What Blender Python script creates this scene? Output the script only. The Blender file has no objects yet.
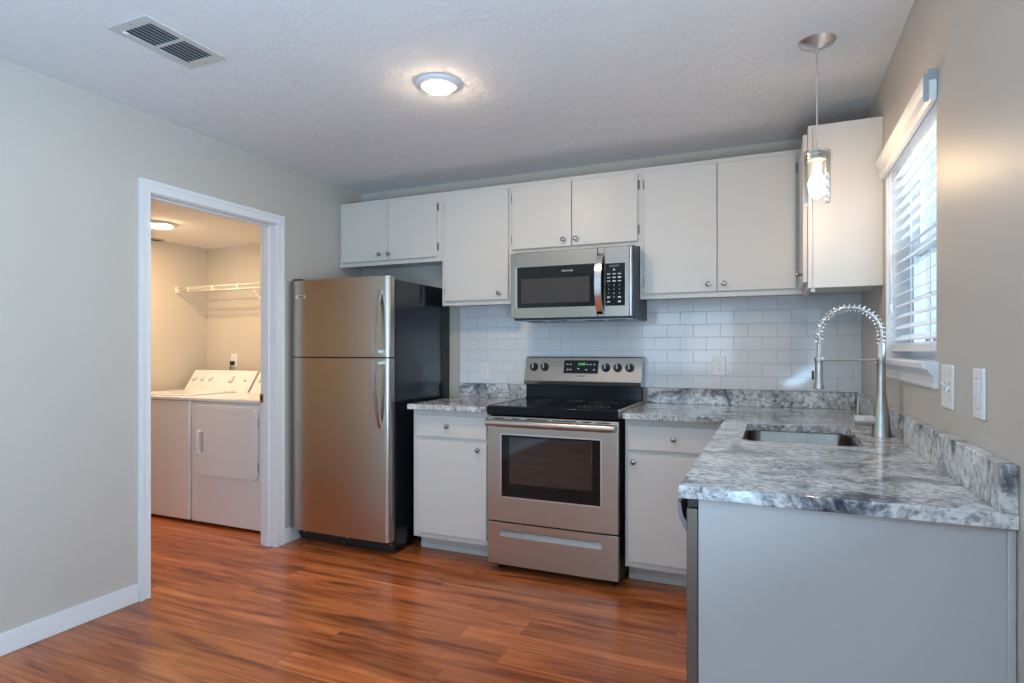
import bpy, bmesh, math, random
from mathutils import Vector, Matrix
PI = math.pi
S = bpy.context.scene
C = S.collection

# ------------------------------------------------------------------ camera
cam = bpy.data.cameras.new('camera')
cam.sensor_width = 36.0
cam.lens = 599.25 / 1024 * 36.0
cam.shift_y = 8.88 / 1024
cam.clip_start = 0.02
camo = bpy.data.objects.new('camera', cam)
camo.location = (0, 0, 1.2384)
camo.rotation_euler = (PI / 2, 0, math.radians(23.497))
C.objects.link(camo)
S.camera = camo

# ------------------------------------------------------------------ world, daylight, exposure
W = bpy.data.worlds.new('world')
S.world = W
W.use_nodes = True
wn = W.node_tree.nodes
wn['Background'].inputs[0].default_value = (0.66, 0.82, 1.0, 1)
wn['Background'].inputs[1].default_value = 1.15
S.view_settings.view_transform = 'Standard'
S.view_settings.look = 'None'
S.view_settings.gamma = 1.0
S.view_settings.use_curve_mapping = False
S.view_settings.exposure = 0.36

def area(name, loc, rot, sx, sy, power, col):
    l = bpy.data.lights.new(name, 'AREA')
    l.shape = 'RECTANGLE'; l.size = sx; l.size_y = sy; l.energy = power; l.color = col
    o = bpy.data.objects.new(name, l)
    o.location = loc; o.rotation_euler = rot
    C.objects.link(o)
    return o
# daylight through the patio door in the right wall and the rear window, both behind the camera
area('patio_daylight', (0.62, -0.60, 1.10), (0, PI / 2 + 1.0, 0), 1.9, 1.8, 188, (0.46, 0.73, 1.0))
area('rear_window_daylight', (-1.35, -3.2, 1.45), (PI / 2 + 0.45, 0, 0), 1.5, 1.1, 20, (0.52, 0.76, 1.0))
# daylight outside the kitchen window
area('window_daylight', (1.25, 2.55, 1.75), (0, PI / 2, 0), 1.3, 1.5, 24, (0.60, 0.80, 1.0))

WARM = (1.0, 0.66, 0.36)

# ------------------------------------------------------------------ key dimensions
XL, XR, YB, H = -2.874, 0.4412, 3.7246, 2.424
YR = -3.0
TW = 0.098                      # thickness of the wall to the laundry
LX, LY, LH, LF = -4.636, 3.82, 2.144, 1.3   # laundry: left wall, back wall, ceiling, front wall
D0, D1, DH = 2.036, 2.864, 2.028            # doorway
W0, W1, WZ0, WZ1 = 2.109, 2.968, 1.205, 2.07  # window opening
UY, UT, UB = 3.4845, 2.2941, 1.5343         # upper cabinets: face, top, bottom
CZ, CT, CF = 0.9184, 0.031, 3.036           # counter top, thickness, front
PX, PY = -0.2046, 1.4626                    # peninsula corner

# ------------------------------------------------------------------ materials
def nt(name):
    m = bpy.data.materials.new(name); m.use_nodes = True
    t = m.node_tree
    return m, t, t.nodes, t.links, t.nodes['Principled BSDF']

def mat(name, col, rough=0.5, metal=0.0, spec=None, bump=0.0, bscale=100.0, coat=0.0, emit=None, estr=0.0, bdist=0.002, vary=0.0):
    m, t, n, l, b = nt(name)
    b.inputs['Base Color'].default_value = (*col, 1)
    b.inputs['Roughness'].default_value = rough
    b.inputs['Metallic'].default_value = metal
    if spec is not None: b.inputs['Specular IOR Level'].default_value = spec
    if coat: b.inputs['Coat Weight'].default_value = coat; b.inputs['Coat Roughness'].default_value = 0.08
    if emit:
        b.inputs['Emission Color'].default_value = (*emit, 1); b.inputs['Emission Strength'].default_value = estr
    tc = n.new('ShaderNodeTexCoord')
    if bump:
        no = n.new('ShaderNodeTexNoise'); no.inputs['Scale'].default_value = bscale; no.inputs['Detail'].default_value = 3
        bp = n.new('ShaderNodeBump'); bp.inputs['Strength'].default_value = bump; bp.inputs['Distance'].default_value = bdist
        l.new(tc.outputs['Object'], no.inputs['Vector']); l.new(no.outputs['Fac'], bp.inputs['Height']); l.new(bp.outputs[0], b.inputs['Normal'])
    if vary:
        n2 = n.new('ShaderNodeTexNoise'); n2.inputs['Scale'].default_value = 2.2; n2.inputs['Detail'].default_value = 4
        mx = n.new('ShaderNodeMix'); mx.data_type = 'RGBA'
        mx.inputs[6].default_value = (*[c * (1 - vary) for c in col], 1); mx.inputs[7].default_value = (*[min(1, c * (1 + vary)) for c in col], 1)
        l.new(tc.outputs['Object'], n2.inputs['Vector']); l.new(n2.outputs['Fac'], mx.inputs[0]); l.new(mx.outputs[2], b.inputs['Base Color'])
    return m

def stainless(name, col, rough, stretch):
    m, t, n, l, b = nt(name)
    b.inputs['Base Color'].default_value = (*col, 1); b.inputs['Metallic'].default_value = 1.0
    tc = n.new('ShaderNodeTexCoord'); mp = n.new('ShaderNodeMapping'); mp.inputs['Scale'].default_value = stretch
    no = n.new('ShaderNodeTexNoise'); no.inputs['Scale'].default_value = 6; no.inputs['Detail'].default_value = 5
    mr = n.new('ShaderNodeMapRange'); mr.inputs[3].default_value = rough - 0.015; mr.inputs[4].default_value = rough + 0.02
    bp = n.new('ShaderNodeBump'); bp.inputs['Strength'].default_value = 0.025; bp.inputs['Distance'].default_value = 0.001
    l.new(tc.outputs['Object'], mp.inputs[0]); l.new(mp.outputs[0], no.inputs['Vector'])
    l.new(no.outputs['Fac'], mr.inputs[0]); l.new(mr.outputs[0], b.inputs['Roughness'])
    l.new(no.outputs['Fac'], bp.inputs['Height']); l.new(bp.outputs[0], b.inputs['Normal'])
    return m

def thin_glass(name, tint, refl=0.5):
    m, t, n, l, b = nt(name)
    n.remove(b)
    out = n['Material Output']
    tr = n.new('ShaderNodeBsdfTransparent'); tr.inputs[0].default_value = (*tint, 1)
    gl = n.new('ShaderNodeBsdfGlossy'); gl.inputs['Roughness'].default_value = 0.02
    fr = n.new('ShaderNodeFresnel'); fr.inputs[0].default_value = 1.45
    mu = n.new('ShaderNodeMath'); mu.operation = 'MULTIPLY'; mu.inputs[1].default_value = refl * 2
    mx = n.new('ShaderNodeMixShader')
    l.new(fr.outputs[0], mu.inputs[0]); l.new(mu.outputs[0], mx.inputs[0]); l.new(tr.outputs[0], mx.inputs[1]); l.new(gl.outputs[0], mx.inputs[2]); l.new(mx.outputs[0], out.inputs[0])
    return m

def ramp(n, stops):
    r = n.new('ShaderNodeValToRGB'); e = r.color_ramp.elements
    while len(e) > 1: e.remove(e[-1])
    e[0].position = stops[0][0]; e[0].color = (*stops[0][1], 1)
    for p, c in stops[1:]:
        x = e.new(p); x.color = (*c, 1)
    return r

def wood_floor():
    m, t, n, l, b = nt('laminate_planks')
    tc = n.new('ShaderNodeTexCoord')
    sx = n.new('ShaderNodeSeparateXYZ'); l.new(tc.outputs['Object'], sx.inputs[0])
    dv = n.new('ShaderNodeMath'); dv.operation = 'DIVIDE'; dv.inputs[1].default_value = 0.127; l.new(sx.outputs[1], dv.inputs[0])
    fl = n.new('ShaderNodeMath'); fl.operation = 'FLOOR'; l.new(dv.outputs[0], fl.inputs[0])
    wn_ = n.new('ShaderNodeTexWhiteNoise'); wn_.noise_dimensions = '1D'; l.new(fl.outputs[0], wn_.inputs['W'])
    ma = n.new('ShaderNodeMath'); ma.operation = 'MULTIPLY_ADD'; ma.inputs[1].default_value = 1.22; l.new(wn_.outputs['Value'], ma.inputs[0]); l.new(sx.outputs[0], ma.inputs[2])
    cb = n.new('ShaderNodeCombineXYZ'); l.new(ma.outputs[0], cb.inputs[0]); l.new(sx.outputs[1], cb.inputs[1])
    br = n.new('ShaderNodeTexBrick'); br.offset = 0.0; br.offset_frequency = 2
    br.inputs['Color1'].default_value = (0, 0, 0, 1); br.inputs['Color2'].default_value = (1, 1, 1, 1); br.inputs['Mortar'].default_value = (0.5, 0.5, 0.5, 1)
    br.inputs['Scale'].default_value = 1.0; br.inputs['Brick Width'].default_value = 1.22; br.inputs['Row Height'].default_value = 0.127
    br.inputs['Mortar Size'].default_value = 0.0009; br.inputs['Mortar Smooth'].default_value = 0.1
    l.new(cb.outputs[0], br.inputs['Vector'])
    # shift the grain from plank to plank
    cmb = n.new('ShaderNodeCombineXYZ')
    mm = n.new('ShaderNodeMath'); mm.operation = 'MULTIPLY'; mm.inputs[1].default_value = 37.0
    l.new(br.outputs['Color'], mm.inputs[0]); l.new(mm.outputs[0], cmb.inputs[2]); l.new(mm.outputs[0], cmb.inputs[0])
    va = n.new('ShaderNodeVectorMath'); va.operation = 'ADD'
    mp = n.new('ShaderNodeMapping'); mp.inputs['Scale'].default_value = (0.8, 11.0, 1)
    l.new(tc.outputs['Object'], mp.inputs[0]); l.new(mp.outputs[0], va.inputs[0]); l.new(cmb.outputs[0], va.inputs[1])
    n1 = n.new('ShaderNodeTexNoise'); n1.inputs['Scale'].default_value = 1.5; n1.inputs['Detail'].default_value = 7; n1.inputs['Roughness'].default_value = 0.62; n1.inputs['Distortion'].default_value = 1.1
    l.new(va.outputs[0], n1.inputs['Vector'])
    r1 = ramp(n, [(0.26, (0.09, 0.021, 0.008)), (0.37, (0.27, 0.066, 0.020)), (0.50, (0.48, 0.132, 0.038)), (0.64, (0.62, 0.195, 0.060)), (0.76, (0.74, 0.27, 0.095))])
    l.new(n1.outputs['Fac'], r1.inputs[0])
    mp2 = n.new('ShaderNodeMapping'); mp2.inputs['Scale'].default_value = (3, 90, 1)
    l.new(tc.outputs['Object'], mp2.inputs[0])
    n2 = n.new('ShaderNodeTexNoise'); n2.inputs['Scale'].default_value = 1.6; n2.inputs['Detail'].default_value = 4
    l.new(mp2.outputs[0], n2.inputs['Vector'])
    r2 = ramp(n, [(0.3, (0.72, 0.72, 0.72)), (0.7, (1.12, 1.12, 1.12))])
    l.new(n2.outputs['Fac'], r2.inputs[0])
    mx = n.new('ShaderNodeMix'); mx.data_type = 'RGBA'; mx.blend_type = 'MULTIPLY'; mx.inputs[0].default_value = 0.95
    l.new(r1.outputs[0], mx.inputs[6]); l.new(r2.outputs[0], mx.inputs[7])
    r3 = ramp(n, [(0.0, (0.82, 0.80, 0.78)), (1.0, (1.15, 1.15, 1.15))])
    l.new(br.outputs['Color'], r3.inputs[0])
    mx2 = n.new('ShaderNodeMix'); mx2.data_type = 'RGBA'; mx2.blend_type = 'MULTIPLY'; mx2.inputs[0].default_value = 1
    l.new(mx.outputs[2], mx2.inputs[6]); l.new(r3.outputs[0], mx2.inputs[7])
    mx3 = n.new('ShaderNodeMix'); mx3.data_type = 'RGBA'; mx3.inputs[7].default_value = (0.05, 0.018, 0.010, 1)
    mf = n.new('ShaderNodeMath'); mf.operation = 'MULTIPLY'; mf.inputs[1].default_value = 0.55
    l.new(br.outputs['Fac'], mf.inputs[0]); l.new(mf.outputs[0], mx3.inputs[0]); l.new(mx2.outputs[2], mx3.inputs[6])
    l.new(mx3.outputs[2], b.inputs['Base Color'])
    b.inputs['Roughness'].default_value = 0.27
    bp = n.new('ShaderNodeBump'); bp.inputs['Strength'].default_value = 0.12; bp.inputs['Distance'].default_value = 0.002
    l.new(n2.outputs['Fac'], bp.inputs['Height']); l.new(bp.outputs[0], b.inputs['Normal'])
    return m

def granite():
    m, t, n, l, b = nt('granite')
    tc = n.new('ShaderNodeTexCoord')
    mp = n.new('ShaderNodeMapping'); mp.inputs['Rotation'].default_value = (0.5, 0.35, 0.8); mp.inputs['Scale'].default_value = (1.0, 1.25, 1.1)
    l.new(tc.outputs['Object'], mp.inputs[0])
    def noise(sc, det, ro, di, src):
        x = n.new('ShaderNodeTexNoise'); x.inputs['Scale'].default_value = sc; x.inputs['Detail'].default_value = det
        x.inputs['Roughness'].default_value = ro; x.inputs['Distortion'].default_value = di; l.new(src, x.inputs['Vector']); return x
    def mul(a_, b_, f_):
        x = n.new('ShaderNodeMix'); x.data_type = 'RGBA'; x.blend_type = 'MULTIPLY'; x.inputs[0].default_value = f_
        l.new(a_, x.inputs[6]); l.new(b_, x.inputs[7]); return x.outputs[2]
    n1 = noise(5.2, 10, 0.74, 0.9, mp.outputs[0])
    r1 = ramp(n, [(0.35, (0.05, 0.055, 0.07)), (0.42, (0.27, 0.28, 0.30)), (0.485, (0.68, 0.675, 0.67)), (0.68, (0.90, 0.88, 0.85))])
    l.new(n1.outputs['Fac'], r1.inputs[0])
    n2 = noise(4.6, 8, 0.74, 1.1, mp.outputs[0])          # dark wandering veins
    ab = n.new('ShaderNodeMath'); ab.operation = 'SUBTRACT'; ab.inputs[1].default_value = 0.5; l.new(n2.outputs['Fac'], ab.inputs[0])
    ab2 = n.new('ShaderNodeMath'); ab2.operation = 'ABSOLUTE'; l.new(ab.outputs[0], ab2.inputs[0])
    r2 = ramp(n, [(0.0, (0.26, 0.27, 0.30)), (0.018, (0.45, 0.46, 0.49)), (0.05, (0.90, 0.90, 0.91)), (0.09, (1, 1, 1))])
    l.new(ab2.outputs[0], r2.inputs[0])
    n3 = noise(48, 6, 0.75, 0.4, tc.outputs['Object'])    # crystals
    r3 = ramp(n, [(0.37, (0.12, 0.13, 0.15)), (0.45, (0.58, 0.59, 0.61)), (0.53, (1, 1, 1))])
    l.new(n3.outputs['Fac'], r3.inputs[0])
    l.new(mul(mul(r1.outputs[0], r2.outputs[0], 0.55), r3.outputs[0], 0.80), b.inputs['Base Color'])
    b.inputs['Roughness'].default_value = 0.11
    b.inputs['Specular IOR Level'].default_value = 0.6
    return m

def ceiling_mat(name, col, amt=0.55):
    m, t, n, l, b = nt(name)
    b.inputs['Roughness'].default_value = 0.95
    b.inputs['Base Color'].default_value = (*col, 1)
    tc = n.new('ShaderNodeTexCoord')
    n1 = n.new('ShaderNodeTexNoise'); n1.inputs['Scale'].default_value = 55; n1.inputs['Detail'].default_value = 8; n1.inputs['Roughness'].default_value = 0.75; n1.inputs['Distortion'].default_value = 1.6
    v = n.new('ShaderNodeTexNoise'); v.inputs['Scale'].default_value = 11; v.inputs['Detail'].default_value = 3
    l.new(tc.outputs['Object'], n1.inputs['Vector']); l.new(tc.outputs['Object'], v.inputs['Vector'])
    ad = n.new('ShaderNodeMath'); ad.operation = 'ADD'
    l.new(n1.outputs['Fac'], ad.inputs[0]); l.new(v.outputs['Fac'], ad.inputs[1])
    bp = n.new('ShaderNodeBump'); bp.inputs['Strength'].default_value = amt; bp.inputs['Distance'].default_value = 0.012
    l.new(ad.outputs[0], bp.inputs['Height']); l.new(bp.outputs[0], b.inputs['Normal'])
    return m

M_wall = mat('wall_paint', (0.55, 0.505, 0.45), 0.46, bump=0.10, bscale=160, bdist=0.0015, spec=0.45)
M_lwall = mat('laundry_wall_paint', (0.60, 0.54, 0.45), 0.6, bump=0.08, bscale=160)
M_ceil = ceiling_mat('stippled_ceiling', (0.84, 0.84, 0.84), 0.6)
M_lceil = ceiling_mat('laundry_ceiling_paint', (0.88, 0.85, 0.80), 0.15)
M_trim = mat('white_trim_paint', (0.78, 0.79, 0.80), 0.35)
M_floor = wood_floor()
M_granite = granite()
M_cab = mat('cabinet_paint', (0.66, 0.635, 0.595), 0.38, vary=0.015, bump=0.05, bscale=60)
M_cabin = mat('cabinet_inside', (0.50, 0.46, 0.40), 0.6)
M_steel = stainless('stainless_vertical', (0.50, 0.465, 0.415), 0.30, (3, 3, 0.4))
M_steelm = mat('microwave_steel', (0.40, 0.355, 0.305), 0.25, 1.0)
M_steelh = stainless('stainless_horizontal', (0.41, 0.365, 0.32), 0.26, (0.2, 2, 5))
M_nickel = mat('brushed_nickel', (0.52, 0.50, 0.47), 0.30, 1.0)
M_pull = mat('drawer_pull_metal', (.34, .32, .30), .45, .9)
M_knob = mat('dark_nickel', (0.36, 0.34, 0.32), 0.24, 1.0)
M_satin = mat('satin_chrome', (0.74, 0.74, 0.75), 0.32, 1.0)
M_chrome = mat('chrome', (0.80, 0.80, 0.80), 0.12, 1.0)
M_black = mat('black_enamel', (0.005, 0.006, 0.008), 0.12, spec=0.22)
M_fridgeside = mat('black_textured_steel', (0.008, 0.010, 0.014), 0.15, bump=0.05, bscale=500, bdist=0.0006)
M_blackm = mat('black_plastic', (0.016, 0.016, 0.018), 0.5)
M_glassblk = mat('black_glass', (0.007, 0.008, 0.009), 0.06, spec=0.35)
M_ovenglass = mat('oven_window_glass', (0.020, 0.016, 0.015), 0.04, spec=1.0)
M_mesh = mat('microwave_window_mesh', (0.050, 0.046, 0.045), 0.30, spec=0.3)
M_enamel = mat('white_enamel', (0.82, 0.82, 0.83), 0.22, coat=0.3)
M_console = mat('white_plastic', (0.80, 0.79, 0.77), 0.35)
M_dialring = mat('dial_ring', (.42, .40, .37), .5)
M_plate = mat('plastic_plate', (0.80, 0.79, 0.77), 0.3)
M_dark = mat('dark_gap', (0.012, 0.012, 0.012), 0.8)
M_tile = mat('glazed_tile', (0.72, 0.73, 0.74), 0.08, spec=0.5, vary=0.015)
M_grout = mat('grout', (0.46, 0.47, 0.49), 0.9)
M_blind = mat('blind_slat', (0.86, 0.88, 0.90), 0.45)
M_vinyl = mat('window_vinyl', (0.82, 0.84, 0.86), 0.35)
M_pane = thin_glass('window_glass', (0.95, 0.98, 0.99), 0.12)
M_jar = thin_glass('clear_glass', (0.985, 0.99, 0.99), 0.28)
M_lens = mat('led_lens', (0.9, 0.9, 0.9), 0.5, emit=(1.0, 0.74, 0.48), estr=235.0)
M_lensfill = mat('fill_lens_dim', (0.9, 0.9, 0.9), 0.5, emit=(1.0, 0.72, 0.45), estr=12.0)  # dim glow for the added fill lights behind the camera
M_lens2 = mat('laundry_lens', (0.9, 0.9, 0.9), 0.5, emit=(1.0, 0.74, 0.47), estr=275.0)
M_bulb = mat('bulb_glow', (0.9, 0.9, 0.9), 0.5, emit=(1.0, 0.70, 0.42), estr=105.0)
M_bulbbase = mat('bulb_collar', (0.85, 0.75, 0.6), 0.4)
M_brass = mat('worn_brass', (0.50, 0.38, 0.20), 0.35, 1.0)
M_mark = mat('silver_marking', (0.62, 0.64, 0.66), 0.5)
M_greenled = mat('green_display', (0.01, 0.03, 0.01), 0.3, emit=(0.15, 0.75, 0.25), estr=0.9)
M_greymark = mat('grey_marking', (0.10, 0.10, 0.11), 0.35)
M_wire = mat('white_coated_wire', (0.82, 0.78, 0.70), 0.4)
M_galv = mat('galvanised_metal', (0.42, 0.47, 0.50), 0.4, 0.8)
M_duct = mat('duct_interior', (0.06, 0.075, 0.085), 0.7)
M_louver = mat('vent_louver_paint', (0.40, 0.43, 0.44), 0.45)
M_ventp = mat('vent_frame_paint', (0.56, 0.55, 0.52), 0.45)
M_cord = mat('clear_cord', (0.62, 0.64, 0.68), 0.35)
M_fence = mat('weathered_wood', (0.34, 0.24, 0.19), 0.8, vary=0.2)
M_ground = mat('dry_lawn', (0.36, 0.34, 0.27), 0.9, vary=0.3)
M_brick = mat('reveal_paint', (0.72, 0.74, 0.76), 0.5)

# ------------------------------------------------------------------ mesh builder
def frame_of(d):
    d = d.normalized()
    a = Vector((0, 0, 1)) if abs(d.z) < 0.9 else Vector((1, 0, 0))
    x = d.cross(a).normalized(); y = d.cross(x).normalized()
    return x, y

class G:
    def __init__(s):
        s.bm = bmesh.new()
    def box(s, x0, x1, y0, y1, z0, z1, bev=0.0, seg=2, mi=0, edges=None):
        co = [(x, y, z) for x in (x0, x1) for y in (y0, y1) for z in (z0, z1)]
        v = [s.bm.verts.new(c) for c in co]
        f = [(0, 1, 3, 2), (4, 6, 7, 5), (0, 4, 5, 1), (2, 3, 7, 6), (0, 2, 6, 4), (1, 5, 7, 3)]
        fs = [s.bm.faces.new([v[i] for i in q]) for q in f]
        for q in fs: q.material_index = mi
        if bev:
            es = list({e for q in fs for e in q.edges})
            if edges: es = [e for e in es if edges(e.verts[0].co, e.verts[1].co)]
            r = bmesh.ops.bevel(s.bm, geom=es, offset=bev, segments=seg, profile=0.5, affect='EDGES')
            for q in r['faces']: q.material_index = mi; q.smooth = True
        return s
    def hexa(s, pts, bev=0.0, mi=0, seg=2):
        # pts: 8 corners ordered like box
        v = [s.bm.verts.new(c) for c in pts]
        f = [(0, 1, 3, 2), (4, 6, 7, 5), (0, 4, 5, 1), (2, 3, 7, 6), (0, 2, 6, 4), (1, 5, 7, 3)]
        fs = [s.bm.faces.new([v[i] for i in q]) for q in f]
        for q in fs: q.material_index = mi
        if bev:
            es = list({e for q in fs for e in q.edges})
            r = bmesh.ops.bevel(s.bm, geom=es, offset=bev, segments=seg, profile=0.5, affect='EDGES')
            for q in r['faces']: q.material_index = mi; q.smooth = True
        return s
    def tube(s, pts, r, n=10, mi=0, caps=True):
        pts = [Vector(p) for p in pts]
        rs = r if isinstance(r, (list, tuple)) else [r] * len(pts)
        prev = None; rings = []
        for i, p in enumerate(pts):
            d = (pts[min(i + 1, len(pts) - 1)] - pts[max(i - 1, 0)])
            if prev is None: x, y = frame_of(d)
            else:
                dn = d.normalized(); x = (prev - dn * prev.dot(dn)).normalized(); y = dn.cross(x)
            if prev is None: y = d.normalized().cross(x)
            prev = x
            rings.append([s.bm.verts.new(p + (x * math.cos(2 * PI * k / n) + y * math.sin(2 * PI * k / n)) * rs[i]) for k in range(n)])
        for a, b in zip(rings, rings[1:]):
            for k in range(n):
                q = s.bm.faces.new([a[k], a[(k + 1) % n], b[(k + 1) % n], b[k]]); q.smooth = True; q.material_index = mi
        if caps:
            s.bm.faces.new(rings[0][::-1]).material_index = mi; s.bm.faces.new(rings[-1]).material_index = mi
        return s
    def lathe(s, prof, o, axis=(0, 0, 1), n=28, mi=0):
        # prof: (radius, along) pairs
        o = Vector(o); d = Vector(axis).normalized(); x, y = frame_of(d); rings = []
        for r, h in prof:
            if r < 1e-6: rings.append([s.bm.verts.new(o + d * h)])
            else: rings.append([s.bm.verts.new(o + d * h + (x * math.cos(2 * PI * k / n) + y * math.sin(2 * PI * k / n)) * r) for k in range(n)])
        for a, b in zip(rings, rings[1:]):
            for k in range(n):
                k2 = (k + 1) % n
                if len(a) == 1 and len(b) == 1: continue
                if len(a) == 1: vs = [a[0], b[k2], b[k]]
                elif len(b) == 1: vs = [a[k], a[k2], b[0]]
                else: vs = [a[k], a[k2], b[k2], b[k]]
                q = s.bm.faces.new(vs); q.smooth = True; q.material_index = mi
        return s
    def prism(s, poly, axis, a, b, mi=0, smooth=False):
        # poly: 2D points in the plane across `axis` ('x': (y,z), 'y': (x,z), 'z': (x,y))
        def P(p, t):
            return {'x': (t, p[0], p[1]), 'y': (p[0], t, p[1]), 'z': (p[0], p[1], t)}[axis]
        va = [s.bm.verts.new(P(p, a)) for p in poly]; vb = [s.bm.verts.new(P(p, b)) for p in poly]
        k = len(poly)
        s.bm.faces.new(va).material_index = mi; s.bm.faces.new(vb[::-1]).material_index = mi
        for i in range(k):
            q = s.bm.faces.new([va[i], vb[i], vb[(i + 1) % k], va[(i + 1) % k]]); q.material_index = mi; q.smooth = smooth
        return s
    def quad(s, a, b, c, d, mi=0):
        q = s.bm.faces.new([s.bm.verts.new(p) for p in (a, b, c, d)]); q.material_index = mi
        return s

LOC = {}
def link(o, parent=None):
    C.objects.link(o)
    if parent is not None: o.parent = parent
    return o

def obj(name, g, m, parent=None, loc=None, sharp=True):
    """links the geometry (built in world coordinates) as ONE mesh object whose origin is its thing's base"""
    bm = g.bm if isinstance(g, G) else g
    org = LOC[parent.name] if parent is not None else Vector(loc) if loc else Vector((0, 0, 0))
    bmesh.ops.recalc_face_normals(bm, faces=bm.faces[:])
    bmesh.ops.translate(bm, verts=bm.verts[:], vec=-org)
    if sharp:
        for e in bm.edges:
            if len(e.link_faces) == 2 and e.calc_face_angle(0) > math.radians(38): e.smooth = False
    me = bpy.data.meshes.new(name); bm.to_mesh(me); bm.free()
    for x in (m if isinstance(m, (list, tuple)) else [m]): me.materials.append(x)
    o = bpy.data.objects.new(name, me)
    link(o, parent)
    if parent is None: o.location = org
    LOC[o.name] = org
    return o

def thing(name, label, cat, loc, group=None):
    o = bpy.data.objects.new(name, None); o.empty_display_size = 0.05
    o.location = loc; C.objects.link(o)
    o['label'] = label; o['category'] = cat
    if group: o['group'] = group
    LOC[o.name] = Vector(loc)
    return o

def tag(o, label, cat, group=None):
    o['label'] = label; o['category'] = cat
    if group: o['group'] = group
    return o

def struct(name, g, m, loc=None):
    o = obj(name, g, m, None, loc); o['kind'] = 'structure'
    return o

def copy_tree(root, loc, label=None):
    r = root.copy(); C.objects.link(r); r.location = loc; LOC[r.name] = Vector(loc)
    if label: r['label'] = label
    for ch in list(root.children):
        c = ch.copy(); C.objects.link(c); c.parent = r
        for g2 in list(ch.children):
            d = g2.copy(); C.objects.link(d); d.parent = c
    return r

def text_bm(g, body, size, origin, right, up, depth=0.0004, align='CENTER', mi=0, xscale=1.0):
    """lettering as thin solid glyphs, added to g"""
    cu = bpy.data.curves.new('lettering', 'FONT'); cu.body = body; cu.size = size; cu.align_x = align; cu.align_y = 'CENTER'
    cu.extrude = depth; cu.resolution_u = 3
    to = bpy.data.objects.new('lettering', cu); C.objects.link(to)
    dg = bpy.context.evaluated_depsgraph_get(); me = bpy.data.meshes.new_from_object(to.evaluated_get(dg))
    R = Vector(right).normalized(); U = Vector(up).normalized(); N = R.cross(U); O = Vector(origin)
    vs = [g.bm.verts.new(O + R * v.co.x * xscale + U * v.co.y + N * v.co.z) for v in me.vertices]
    for p in me.polygons:
        try: g.bm.faces.new([vs[i] for i in p.vertices]).material_index = mi
        except ValueError: pass
    bpy.data.objects.remove(to); bpy.data.curves.remove(cu); bpy.data.meshes.remove(me)

def rrect(x0, x1, y0, y1, r, n=6):
    pts = []
    for cx, cy, a in ((x1 - r, y1 - r, 0), (x0 + r, y1 - r, 90), (x0 + r, y0 + r, 180), (x1 - r, y0 + r, 270)):
        for k in range(n + 1):
            t = math.radians(a + 90 * k / n); pts.append((cx + r * math.cos(t), cy + r * math.sin(t)))
    return pts

def slab(outer, holes, z0, z1, bev=0.003):
    """flat slab with holes, rounded upper and lower arrises"""
    cu = bpy.data.curves.new('slab', 'CURVE'); cu.dimensions = '2D'; cu.fill_mode = 'BOTH'
    cu.extrude = (z1 - z0) / 2 - bev; cu.bevel_depth = bev; cu.bevel_resolution = 2; cu.offset = -bev
    for ring in [outer] + holes:
        sp = cu.splines.new('POLY'); sp.points.add(len(ring) - 1); sp.use_cyclic_u = True
        for p, q in zip(sp.points, ring): p.co = (q[0], q[1], 0, 1)
    to = bpy.data.objects.new('slab', cu); C.objects.link(to)
    dg = bpy.context.evaluated_depsgraph_get(); me = bpy.data.meshes.new_from_object(to.evaluated_get(dg))
    g = G(); g.bm.from_mesh(me)
    for f_ in g.bm.faces: f_.smooth = False
    bmesh.ops.translate(g.bm, verts=g.bm.verts[:], vec=(0, 0, (z0 + z1) / 2))
    bmesh.ops.remove_doubles(g.bm, verts=g.bm.verts[:], dist=1e-6)
    bpy.data.objects.remove(to); bpy.data.curves.remove(cu); bpy.data.meshes.remove(me)
    return g

# ================================================================== THE ROOM
struct('floor', G().box(-4.80, XR + 0.14, YR - 0.14, LY + 0.12, -0.05, 0.0), M_floor)
struct('ceiling', G().box(XL - TW, XR + 0.14, YR - 0.14, YB + 0.12, H, H + 0.06), M_ceil)
g = G()
g.box(XL - TW, XL, YR - 0.14, D0 - 0.012, 0, H)
g.box(XL - TW, XL, D1 + 0.012, YB + 0.12, 0, H)
g.box(XL - TW, XL, D0 - 0.012, D1 + 0.012, DH + 0.012, H)
struct('wall_left', g, M_wall)
struct('wall_back', G().box(XL, XR + 0.14, YB, YB + 0.12, 0, H), M_wall)
g = G()
g.box(XR, XR + 0.14, YR - 0.14, -1.55, 0, H); g.box(XR, XR + 0.14, 0.35, W0, 0, H); g.box(XR, XR + 0.14, -1.55, 0.35, 2.06, H)
g.box(XR, XR + 0.14, W1, YB, 0, H)
g.box(XR, XR + 0.14, W0, W1, 0, WZ0 - 0.02)
g.box(XR, XR + 0.14, W0, W1, WZ1, H)
struct('wall_right', g, M_wall)
# rear wall with patio door and window openings
g = G()
ry0, ry1 = YR - 0.14, YR
g.box(XL, -2.15, ry0, ry1, 0, H); g.box(-0.55, XR, ry0, ry1, 0, H)
g.box(-2.15, -0.55, ry0, ry1, 0, 0.9); g.box(-2.15, -0.55, ry0, ry1, 2.05, H)
struct('wall_rear', g, M_wall)
dr = G(); dx0, dx1 = XR + .03, XR + .11
for a_, b_ in ((-1.55, -1.49), (0.29, 0.35), (-0.64, -0.56)): dr.box(dx0, dx1, a_, b_, 0, 2.06)
dr.box(dx0, dx1, -1.49, .29, 2.0, 2.06); dr.box(dx0, dx1, -1.49, .29, 0, 0.09)
d2 = struct('door_2', dr, M_vinyl)
obj('pane', G().box(XR + .07, XR + .076, -1.49, .29, 0.09, 2.0), M_pane, d2)
wr = G()
for a_, b_ in ((-2.15, -2.09), (-0.61, -0.55), (-1.38, -1.32)): wr.box(a_, b_, ry0 + .03, ry1 - .03, 0.9, 2.05)
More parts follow.
